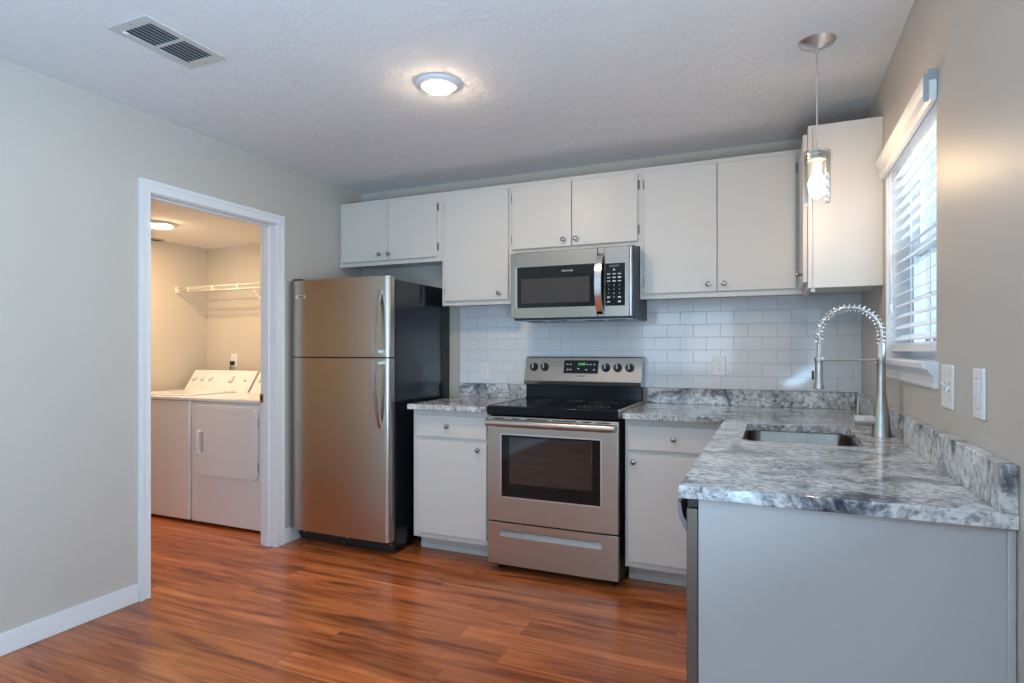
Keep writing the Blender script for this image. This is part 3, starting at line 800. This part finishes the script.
def fridge_handle(door_, za, zb, seam):
    # slim bowed strap, deepest towards the seam between the doors where a post holds it
    g = G(); x = -2.146; n_ = 24; P_ = []
    for k in range(n_ + 1):
        s_ = k / n_; q = s_ if seam < 0 else 1 - s_          # 0 at the seam end
        dep = .072 * math.cos(PI / 2 * max(0, (q - .12) / .88)) ** .85 if q > .12 else .068 + .004 * q / .12
        P_.append((rf + .002 - dep, za + (zb - za) * s_))
    zs_ = za if seam < 0 else zb
    g.box(x - .007, x + .007, rf - .064, rf + .004, min(zs_, zs_ + .018 * (-seam)), max(zs_, zs_ + .018 * (-seam)), .002)
    for i in range(n_):
        (ya, z_a), (yb2, z_b) = P_[i], P_[i + 1]
        t0 = .010
        g.hexa([(x - .012, ya, z_a), (x - .012, yb2, z_b), (x - .012, ya + t0, z_a), (x - .012, yb2 + t0, z_b), (x + .012, ya, z_a), (x + .012, yb2, z_b), (x + .012, ya + t0, z_a), (x + .012, yb2 + t0, z_b)])
    bmesh.ops.remove_doubles(g.bm, verts=g.bm.verts[:], dist=1e-5)
    inner = [f for f in g.bm.faces if abs(f.normal.x) < .1 and all(len(e.link_faces) > 2 for e in f.edges)]
    if inner: bmesh.ops.delete(g.bm, geom=inner, context='FACES_ONLY')
    h_ = obj('handle', g, M_nickel, door_)
    return h_
fd = fridge_door('freezer_door', 1.1985, 1.683); fridge_handle(fd, 1.222, 1.600, -1)
dd = fridge_door('fresh_food_door', .093, 1.1900); fridge_handle(dd, .772, 1.172, 1)
g = G(); g.box(rx0 + .004, rx1 - .004, rf + .062, rf + .078, .095, 1.675); obj('door_gasket', g, M_blackm, t)
g = G(); text_bm(g, 'FRIGIDAIRE', .016, (-2.759, rf - .0005, 1.578), (1, 0, 0), (0, 0, 1)); 
bd = G(); bd.box(-2.796, -2.722, rf - .0012, rf + .006, 1.568, 1.588, .0012); obj('badge', bd, M_chrome, fd)
g2 = G(); text_bm(g2, 'FRIGIDAIRE', .0125, (-2.759, rf - .0016, 1.578), (1, 0, 0), (0, 0, 1), .0003, xscale=.85); obj('badge_lettering', g2, M_greymark, fd)
g.bm.free()
obj('lock', G().lathe([(.006, 0), (.006, .003), (0, .0035)], (-2.782, rf + .001, .803), (0, -1, 0), n=12), M_nickel, dd)
g = G(); g.box(rx0 + .02, rx1 - .012, rf + .075, rf + .088, .018, .088, .003)
for k in range(4): g.box(rx0 + .05, rx1 - .05, rf + .073, rf + .075, .026 + k * .014, .033 + k * .014)
obj('base_grille', g, M_blackm, t)
for x in (rx0 + .06, (rx0 + rx1) / 2 + .02, rx1 - .035):
    obj('foot', G().lathe([(.017, 0), (.017, .008), (.006, .010), (.006, .05)], (x, rf + .082 + .03, 0), n=14), M_blackm, t)
    obj('grille_screw', G().lathe([(.005, 0), (.004, .002), (0, .0025)], (x, rf + .074, .06), (0, -1, 0), n=10), M_nickel, t)
for y in (3.25, 3.62):
    obj('roller', G().tube([(rx1 - .06, y, .018), (rx1 - .035, y, .018)], .018, 14), M_blackm, t)
    obj('roller', G().tube([(rx0 + .035, y, .018), (rx0 + .06, y, .018)], .018, 14), M_blackm, t)
obj('hinge_cover', G().box(rx0 + .008, rx0 + .075, rf + .02, rf + .13, 1.6835, 1.697, .004), M_blackm, t)

# ================================================================== RANGE
ax0, ax1, af = -1.4748, -.7232, 3.039
t = thing('electric_range', 'stainless freestanding electric range with black glass cooktop', 'stove', ((ax0 + ax1) / 2, 3.36, 0))
g = G(); g.box(ax0 + .004, ax1 - .004, af + .040, 3.690, .035, .870, .003); obj('range_body', g, M_blackm, t)
g = G(); g.box(ax0, ax1, af - .004, 3.640, .878, .9275, .006, 3); obj('cooktop_frame', g, M_black, t)
g = G(); g.box(ax0 + .014, ax1 - .014, af + .025, 3.615, .9272, .9290, .0006); 
ck = obj('cooktop_glass', g, M_glassblk, t)
ringm = M_greymark
for (x, y, r_) in ((-1.29, 3.19, .105), (-.90, 3.19, .085), (-1.29, 3.47, .080), (-.90, 3.47, .105), (-1.10, 3.50, .055)):
    g = G()
    for rr in (r_, r_ * .62): g.lathe([(rr - .002, .9291), (rr - .002, .9294), (rr + .002, .9294), (rr + .002, .9291)], (x, y, 0), n=40)
    obj('burner_ring', g, ringm, ck)
for xa_ in (ax1 - .005, ax0 - .001): obj('side_trim', G().box(xa_, xa_ + .006, af + .002, 3.64, .884, .9315, .001), M_satin, t)
# backguard
by0 = 3.622
g = G(); g.hexa([(ax0 + .002, by0 - .004, .924), (ax0 + .002, by0 + .002, 1.020), (ax0 + .002, 3.69, .924), (ax0 + .002, 3.69, 1.020),
                 (ax1 - .002, by0 - .004, .924), (ax1 - .002, by0 + .002, 1.020), (ax1 - .002, 3.69, .924), (ax1 - .002, 3.69, 1.020)], .002)
g.box(ax0 + .004, ax1 - .004, by0 - .016, by0, .924, .940, .003); obj('lower_backguard', g, M_black, t)
pz0, pz1 = 1.016, 1.197; py0, py1 = by0 - .028, by0 + .012       # control face leans back
def pf(z, out=0.0): return py0 + (py1 - py0) * (z - 1.045) / (pz1 - 1.045) - out
g = G()
prof = [(by0 + .005, pz0), (py0 - .002, pz0 + .006), (py0 - .006, pz0 + .022), (py0, 1.045), (py1, pz1 - .006), (py1 + .006, pz1), (3.70, pz1), (3.70, pz0)]
g.prism(prof, 'x', ax0, ax1); cp = obj('control_panel', g, M_steelh, t)
for xa_ in (ax1, ax0 - .003): obj('panel_end_cap', G().prism(prof, 'x', xa_, xa_ + .003), M_galv, cp)
g = G(); g.hexa([(-1.214, pf(1.094, .001), 1.094), (-1.214, pf(1.176, .001), 1.176), (-1.214, pf(1.094) + .004, 1.094), (-1.214, pf(1.176) + .004, 1.176),
                 (-.990, pf(1.094, .001), 1.094), (-.990, pf(1.176, .001), 1.176), (-.990, pf(1.094) + .004, 1.094), (-.990, pf(1.176) + .004, 1.176)], .0005)
dsp = obj('display', g, M_glassblk, cp)
UPV = Vector((0, py1 - py0, pz1 - 1.045)).normalized()
g = G(); text_bm(g, '12:00', .022, (-1.098, pf(1.152, .0015), 1.152), (1, 0, 0), UPV); obj('clock_digits', g, M_greenled, dsp)
for (x, z) in ((-1.190, 1.150), (-1.168, 1.150), (-1.188, 1.118), (-1.168, 1.118), (-1.118, 1.124), (-1.060, 1.150), (-1.040, 1.150), (-1.016, 1.150), (-1.066, 1.118), (-1.016, 1.118)):
    g = G(); g.hexa([(x - .006, pf(z - .003, .0018), z - .003), (x - .006, pf(z + .003, .0018), z + .003), (x - .006, pf(z - .003), z - .003), (x - .006, pf(z + .003), z + .003),
            (x + .006, pf(z - .003, .0018), z - .003), (x + .006, pf(z + .003, .0018), z + .003), (x + .006, pf(z - .003), z - .003), (x + .006, pf(z + .003), z + .003)])
    obj('key_marking', g, M_mark, dsp)
g = G(); text_bm(g, 'FRIGIDAIRE', .011, (-1.102, pf(1.078, .0008), 1.078), (1, 0, 0), UPV); obj('maker_lettering', g, M_greymark, cp)
nrm = Vector((0, -(pz1 - 1.045), py1 - py0)).normalized()
for x in (-1.416, -1.343, -.942, -.868, -.794):
    c0 = Vector((x, pf(1.132), 1.132))
    g = G(); g.lathe([(.027, 0), (.027, .003), (.022, .005), (.0205, .020), (.018, .023), (0, .023)], c0, nrm, n=26)
    kb = obj('control_knob', g, M_blackm, cp)
    g = G(); u = UPV; o_ = c0 + nrm * .022; r_ = Vector((1, 0, 0))
    def P4(a, b, c): return tuple(o_ + r_ * a + u * b + nrm * c)
    g.hexa([P4(-.005, -.018, 0), P4(-.005, .020, 0), P4(-.005, -.018, .006), P4(-.005, .020, .006), P4(.005, -.018, 0), P4(.005, .020, 0), P4(.005, -.018, .006), P4(.005, .020, .006)], .0012)
    obj('knob_grip', g, M_mark if False else M_greymark, kb)
    g = G(); o2 = c0 + nrm * .0288
    g.hexa([tuple(o2 + r_ * a + u * b + nrm * c) for a in (-.0022, .0022) for b in (-.012, .018) for c in (0, .0005)]); obj('knob_pointer', g, M_mark, kb)
# oven door: stainless frame round the glass
dz0, dz1 = .288, .870
gx0, gx1, gz0, gz1 = -1.391, -.814, .421, .776
g = G(); yf, yk = af, af + .036
g.box(ax0 + .003, gx0, yf, yk, dz0, dz1, .003); g.box(gx1, ax1 - .003, yf, yk, dz0, dz1, .003)
g.box(gx0 - .004, gx1 + .004, yf, yk, dz0, gz0, .0); g.box(gx0 - .004, gx1 + .004, yf, yk, gz1, dz1, .0)
od = obj('oven_door', g, M_steel, t)
g = G(); e = .006
g.box(gx0 - .001, gx0 + e, yf - .002, yf + .004, gz0, gz1); g.box(gx1 - e, gx1 + .001, yf - .002, yf + .004, gz0, gz1)
g.box(gx0, gx1, yf - .002, yf + .004, gz0 - .001, gz0 + e); g.box(gx0, gx1, yf - .002, yf + .004, gz1 - e, gz1 + .001)
obj('glass_trim', g, M_satin, od)
obj('door_glass', G().box(gx0 + .003, gx1 - .003, yf + .001, yf + .008, gz0 + .003, gz1 - .003), M_glassblk, od)
obj('oven_window', G().box(-1.338, -.866, yf - .0002, yf + .003, .500, .758, .001), M_ovenglass, od)
g = G()
for (a, b) in ((-1.43, -1.37), (-1.32, -1.28), (-1.235, -1.11), (-1.085, -.955), (-.92, -.87), (-.845, -.765)):
    obj('vent_slot', G().box(a, b, yf - .0006, yf + .004, .858, .8635), M_dark, od)
    obj('vent_slot', G().box(a + .01, b - .005, yf - .0006, yf + .004, .812, .8155), M_dark, od)
g = G(); hz, hy = .838, af - .040
pts = [(ax0 + .012, hy, hz)] + [(ax0 + .012 + (ax1 - ax0 - .024) * k / 12, hy - .006 * math.sin(PI * k / 12), hz) for k in range(1, 12)] + [(ax1 - .012, hy, hz)]
g.tube(pts, .0185, 16)
for x in (ax0 + .030, ax1 - .030): g.box(x - .014, x + .014, hy, af + .002, hz - .012, hz + .012, .004)
obj('handle', g, M_nickel, od)
# storage drawer with recessed pull
g = G(); z0, z1 = .047, .280; sx0, sx1, sz0, sz1 = -1.389, -.816, .203, .240
g.box(ax0 + .003, sx0, yf, yk, z0, z1, .003); g.box(sx1, ax1 - .003, yf, yk, z0, z1, .003)
g.box(sx0 - .004, sx1 + .004, yf, yk, z0, sz0); g.box(sx0 - .004, sx1 + .004, yf, yk, sz1, z1)
dw = obj('storage_drawer', g, M_steel, t)
g = G(); g.hexa([(sx0, yf + .020, sz1), (sx0, yf + .022, sz1), (sx0, yf + .0015, sz0), (sx0, yf + .004, sz0), (sx1, yf + .020, sz1), (sx1, yf + .022, sz1), (sx1, yf + .0015, sz0), (sx1, yf + .004, sz0)])
obj('drawer_pull', g, M_pull, dw)
for x in (ax0 + .05, ax1 - .05):
    for y in (3.12, 3.62): obj('levelling_foot', G().lathe([(.018, 0), (.018, .012), (.008, .014), (.008, .04)], (x, y, 0), n=14), M_blackm, t)

# ================================================================== MICROWAVE
mx0, mx1, mf, mz0, mz1 = -1.449, -.706, 3.310, 1.431, 1.819
t = thing('microwave_oven', 'stainless over-the-range microwave mounted under the short cabinet', 'microwave', ((mx0 + mx1) / 2, 3.5, mz0))
g = G(); g.box(mx0 + .006, mx1 - .002, mf + .042, YB - .012, mz0 - .012, mz1 + .010, .003); body = obj('microwave_body', g, M_galv if False else mat('dark_grey_casing', (.05, .056, .065), .4, .3), t)
g = G(); g.box(mx0 + .02, mx1 - .02, mf + .05, YB - .06, mz0 - .016, mz0 - .012); 
obj('underside_panel', g, M_galv, body)
for a in (-1.36, -1.22, -1.0, -.86): obj('vent_grille', G().box(a, a + .10, mf + .06, mf + .10, mz0 - .019, mz0 - .016), M_dark, body)
# door shell: stainless frame with glass, control side on the right
xd = -.869                                    # seam between door and control side
wx0_, wx1_, wz0_, wz1_ = -1.413, -.912, 1.491, 1.734
yf, yk = mf, mf + .040
dfx1 = -.728
g = G()
g.box(mx0, wx0_, yf, yk, mz0, mz1, .004); g.box(wx1_, xd - .001, yf, yk, mz0, mz1)
g.box(wx0_ - .005, wx1_ + .005, yf, yk, mz0, wz0_); g.box(wx0_ - .005, wx1_ + .005, yf, yk, wz1_, mz1)
md = obj('microwave_door', g, M_steelm, t)
obj('door_glass', G().box(wx0_, xd - .004, yf - .001, yf + .01, wz0_, wz1_, .001), M_glassblk, md)
obj('window_mesh', G().box(-1.380, -.957, yf - .0016, yf + .001, 1.517, 1.662, .0005), M_mesh, md)
g = G(); g.box(wx0_ - .001, wx0_ + .009, yf - .0018, yf + .001, wz0_, wz1_); obj('glass_edge_trim', g, M_nickel, md)
g = G(); text_bm(g, 'FRIGIDAIRE', .0135, (-1.090, yf - .0015, 1.700), (1, 0, 0), (0, 0, 1), .0004); obj('maker_lettering', g, M_mark, md)
g = G(); g.box(xd + .001, dfx1, yf, yk, mz0, mz1, .004, edges=lambda a, b: a.x > -.8 and b.x > -.8)
ms = obj('control_side', g, M_steelm, t)
obj('control_glass', G().box(xd + .004, -.753, yf - .001, yf + .005, 1.489, 1.728, .001), M_glassblk, ms)
g = G()
for r, row in enumerate(('123', '456', '789', ' 0 ')):
    for c_, ch in enumerate(row):
        if ch != ' ': text_bm(g, ch, .0125, (-.846 + c_ * .031, yf - .0014, 1.604 - r * .0225), (1, 0, 0), (0, 0, 1), .0003)
for r in range(3):
    for c_ in range(3):
        x, z = -.846 + c_ * .031, 1.668 - r * .020
        g.box(x - .009, x + .009, yf - .0016, yf - .001, z - .003, z + .003)
for x in (-.846, -.784): g.box(x - .008, x + .008, yf - .0016, yf - .001, 1.508, 1.516); g.box(x - .008, x + .008, yf - .0016, yf - .001, 1.533, 1.541)
g.prism([(-.822, 1.688), (-.808, 1.688), (-.815, 1.698)], 'y', yf - .0016, yf - .001)
obj('keypad_markings', g, M_mark, ms)
g = G(); g.box(-.842, -.785, yf - .0016, yf - .001, 1.708, 1.718); obj('clock_display', g, M_greymark, ms)
# bowed handle
g = G(); n_ = 20; P_ = []; hx = -.894
for k in range(n_ + 1):
    s_ = k / n_; P_.append((mf + .002 - .064 * math.sin(PI * s_) ** .55, 1.440 + (1.790 - 1.440) * s_))
for i in range(n_):
    (ya, z_a), (yb2, z_b) = P_[i], P_[i + 1]; t0 = .010
    g.hexa([(hx - .019, ya + .002, z_a), (hx - .019, yb2 + .002, z_b), (hx - .019, ya + t0, z_a), (hx - .019, yb2 + t0, z_b), (hx + .019, ya, z_a), (hx + .019, yb2, z_b), (hx + .019, ya + t0, z_a), (hx + .019, yb2 + t0, z_b)])
obj('handle', g, M_chrome, md)
# top vent slits
g = G()
obj('side_trim', G().box(dfx1 + .0002, dfx1 + .010, yf + .006, yk + .001, mz0, mz1, .002), M_satin, ms)

# ================================================================== OUTLETS AND SWITCHES
def outlet(label, x, z, y, loc_group='wall outlets on the tiles'):
    t = thing('wall_outlet', label, 'outlet', (x, y, z), loc_group)
    obj('cover_plate', G().box(x - .035, x + .035, y - .006, y, z - .057, z + .057, .003, 3), M_plate, t)
    for s_ in (-1, 1):
        rc = obj('receptacle', G().prism(rrect(x - .016, x + .016, z + s_ * .0195 - .014, z + s_ * .0195 + .014, .009), 'y', y - .0075, y - .0055), M_plate, t)
        g = G(); zc = z + s_ * .0195
        g.box(x - .0075, x - .0055, y - .0079, y - .0074, zc - .002, zc + .007); g.box(x + .0055, x + .0075, y - .0079, y - .0074, zc - .001, zc + .006); g.box(x - .002, x + .002, y - .0079, y - .0074, zc - .009, zc - .005)
        obj('slots', g, M_dark, rc)
    obj('plate_screw', G().lathe([(.003, 0), (.002, .001), (0, .0012)], (x, y - .006, z), (0, -1, 0), n=10), M_nickel, t)
    return t
outlet('white outlet on the tiles left of the range', -1.817, 1.097, YB - .0106)
outlet('white outlet on the tiles right of the range', -.285, 1.146, YB - .0106)
lo = outlet('white outlet above the washer with a dark plug in it', -4.295, 1.150, LY, None)
g = G(); g.box(-4.310, -4.280, LY - .040, LY - .0085, 1.112, 1.146, .006); g.tube([(-4.295, LY - .035, 1.115), (-4.295, LY - .045, 1.08), (-4.295, LY - .035, 1.0), (-4.285, LY - .03, .90)], .004, 8)
tag(obj('power_plug', g, M_blackm, None, (-4.295, LY, 1.1)), 'dark plug and cord in the laundry outlet', 'plug')

t = thing('light_switch', 'double toggle switch plate on the wall beside the window', 'switch', (XR, 1.970, 1.14), 'switches on the window wall')
sy, sz = 1.970, 1.140
obj('cover_plate', G().box(XR - .006, XR, sy - .058, sy + .058, sz - .060, sz + .060, .003, 3), M_plate, t)
for yy, up in ((sy + .023, 1), (sy - .023, -1)):
    tg = obj('toggle', G().hexa([(XR - .015, yy - .004, sz + up * .010 - .003), (XR - .015, yy - .004, sz + up * .010 + .004), (XR - .015, yy + .004, sz + up * .010 - .003), (XR - .015, yy + .004, sz + up * .010 + .004),
        (XR - .005, yy - .005, sz - .006), (XR - .005, yy - .005, sz + .006), (XR - .005, yy + .005, sz - .006), (XR - .005, yy + .005, sz + .006)], .001), M_plate, t)
    g = G(); g.box(XR - .0065, XR - .0058, yy - .006, yy + .006, sz - .013, sz + .013); obj('toggle_slot', g, M_grout, tg)
for yy in (sy + .023, sy - .023):
    for zz in (sz - .03, sz + .03): obj('plate_screw', G().lathe([(.003, 0), (.002, .001), (0, .0012)], (XR - .006, yy, zz), (-1, 0, 0), n=10), M_nickel, t)
t = thing('light_switch', 'single dimmer switch plate, nearest to the camera on the window wall', 'switch', (XR, 1.697, 1.139), 'switches on the window wall')
sy, sz = 1.697, 1.139
obj('cover_plate', G().box(XR - .007, XR, sy - .038, sy + .038, sz - .058, sz + .058, .003, 3), M_plate, t)
rk = obj('rocker', G().box(XR - .0095, XR - .0068, sy - .016, sy + .008, sz - .034, sz + .034, .001), M_console, t)
obj('dimmer_slider', G().box(XR - .011, XR - .0068, sy + .010, sy + .016, sz - .006, sz + .030, .001), M_console, t)
g = G(); g.box(XR - .0072, XR - .0068, sy - .0185, sy + .0185, sz - .036, sz + .036); obj('switch_surround', g, M_grout, t)

# ================================================================== LAUNDRY
def washer(name, label, cat, x0, x1, dryer):
    yf_, yb_ = 3.018, 3.70; zt_ = .905
    t = thing(name, label, cat, ((x0 + x1) / 2, 3.36, 0), 'laundry appliances')
    g = G(); g.box(x0, x1, yf_, yb_, .022, zt_ - .032, .006, 3); obj('appliance_cabinet', g, M_enamel, t)
    g = G(); g.box(x0 - .001, x1 + .001, yf_ - .004, yb_, zt_ - .030, zt_, .010, 4); top = obj('top_panel', g, M_enamel, t)
    for x in (x0 + .05, x1 - .05):
        for y in (yf_ + .05, yb_ - .05): obj('levelling_foot', G().lathe([(.02, 0), (.02, .008), (.008, .010), (.008, .03)], (x, y, 0), n=12), M_blackm, t)
    # sloping console
    zc = 1.070; prof = [(yb_ - .165, zt_), (yb_ - .152, zt_ + .018), (yb_ - .060, zc - .010), (yb_ - .045, zc), (yb_ - .005, zc), (yb_, zt_)]
    g = G(); g.prism(prof, 'x', x0 + .006, x1 - .006); con = obj('console', g, M_console, t)
    for xa_ in (x0 + .002, x1 - .006): obj('console_end_cap', G().prism(prof, 'x', xa_, xa_ + .004), M_console, con)
    a = Vector((0, yb_ - .152, zt_ + .018)); b = Vector((0, yb_ - .060, zc - .010)); up = (b - a).normalized(); nr = Vector((0, -up.z, up.y))
    def cpt(x, s_, o=0.0): return Vector((x, 0, 0)) + a.lerp(b, s_) + nr * o
    w = x1 - x0
    for fx_, r_ in ((.075, .019), (.205, .019), (.335, .019), (.665, .028)):
        g = G(); g.lathe([(r_ * 1.25, 0), (r_ * 1.25, .001)], cpt(x0 + w * fx_, .55), nr, n=24); g.lathe([(r_ * 1.25, .001), (0, .0012)], cpt(x0 + w * fx_, .55), nr, n=24)
        obj('dial_scale', g, M_dialring, con)
        g = G(); g.lathe([(r_, 0.001), (r_ * .9, .014), (r_ * .8, .020), (0, .021)], cpt(x0 + w * fx_, .55), nr, n=24)
        obj('dial', g, M_nickel if False else M_console, con)
    g = G(); g.lathe([(.008, 0), (.008, .004), (0, .005)], cpt(x0 + w * .88, .5), nr, n=14); obj('start_button', g, M_greymark, con)
    if dryer:
        fr_ = rrect(x0 + .058, x1 - .072, .360, .838, .035)
        g = G(); g.prism(rrect(x0 + .054, x1 - .068, .356, .842, .038), 'y', yf_ - .0012, yf_ + .001); obj('door_seam', g, M_dialring, t)
        g = G(); g.prism(fr_, 'y', yf_ - .014, yf_ - .001); d = obj('dryer_door', g, M_enamel, t)
        hx_ = x0 + .100
        g = G(); g.tube([(hx_, yf_ - .012, .506), (hx_, yf_ - .034, .520), (hx_, yf_ - .038, .59), (hx_, yf_ - .034, .660), (hx_, yf_ - .012, .674)], .009, 10); obj('handle', g, M_console, d)
        g = G(); g.box(hx_ + .010, hx_ + .036, yf_ - .0155, yf_ - .013, .520, .660, .001); obj('handle_recess', g, M_grout, d)
        for z in (.45, .75): obj('hinge', G().box(x1 - .072, x1 - .064, yf_ - .010, yf_ - .001, z - .03, z + .03), M_nickel, d)
        obj('seam_line', G().box(x0 + .004, x1 - .004, yf_ - .0008, yf_ + .001, .862, .866), M_grout, t)
    else:
        obj('lid', G().box(x0 + .08, x1 - .08, yf_ + .02, yb_ - .20, zt_, zt_ + .010, .005), M_enamel, t)
    return t
washer('washing_machine', 'white top loading washing machine left of the dryer in the laundry', 'washing machine', -4.560, -3.835, False)
washer('clothes_dryer', 'white clothes dryer with square front door beside the doorway', 'dryer', -3.813, -3.100, True)

t = thing('wire_shelf', 'white wire shelf on the laundry wall above the machines', 'shelf', ((LX - 3.02) / 2, LY, 1.767))
y0, y1, zs = 3.527, LY - .006, 1.767
xe = XL - TW - .012
g = G()
for yy, zz, r_ in ((y0, zs, .0045), (y0, zs - .034, .0045), (y0 + .13, zs - .003, .003), (y1, zs, .0035)): g.tube([(LX + .006, yy, zz), (xe, yy, zz)], r_, 8)
obj('shelf_rail', g, M_wire, t)
g = G(); x = LX + .02
while x < xe:
    g.tube([(x, y0, zs + .002), (x, y1, zs + .002)], .0016, 5, caps=False); x += .0254
o = obj('deck_wires', g, M_wire, t); 
g = G()
for x in (-4.49, -4.21, -3.93, -3.65, -3.37): g.box(x - .006, x + .006, y0 - .008, y0 + .002, zs - .038, zs + .006, .001)
obj('lip_spacer', g, M_wire, t)
for x in (-3.78, -3.35): obj('shelf_brace', G().tube([(x, y0 + .01, zs - .034), (x, y1, zs - .30)], .0055, 8), M_wire, t)
obj('end_bracket', G().box(LX, LX + .022, y0 - .014, y0 + .016, zs - .044, zs + .010, .003).tube([(LX + .012, y0 + .01, zs - .035), (LX + .012, y1, zs - .24)], .0045, 8), M_wire, t)
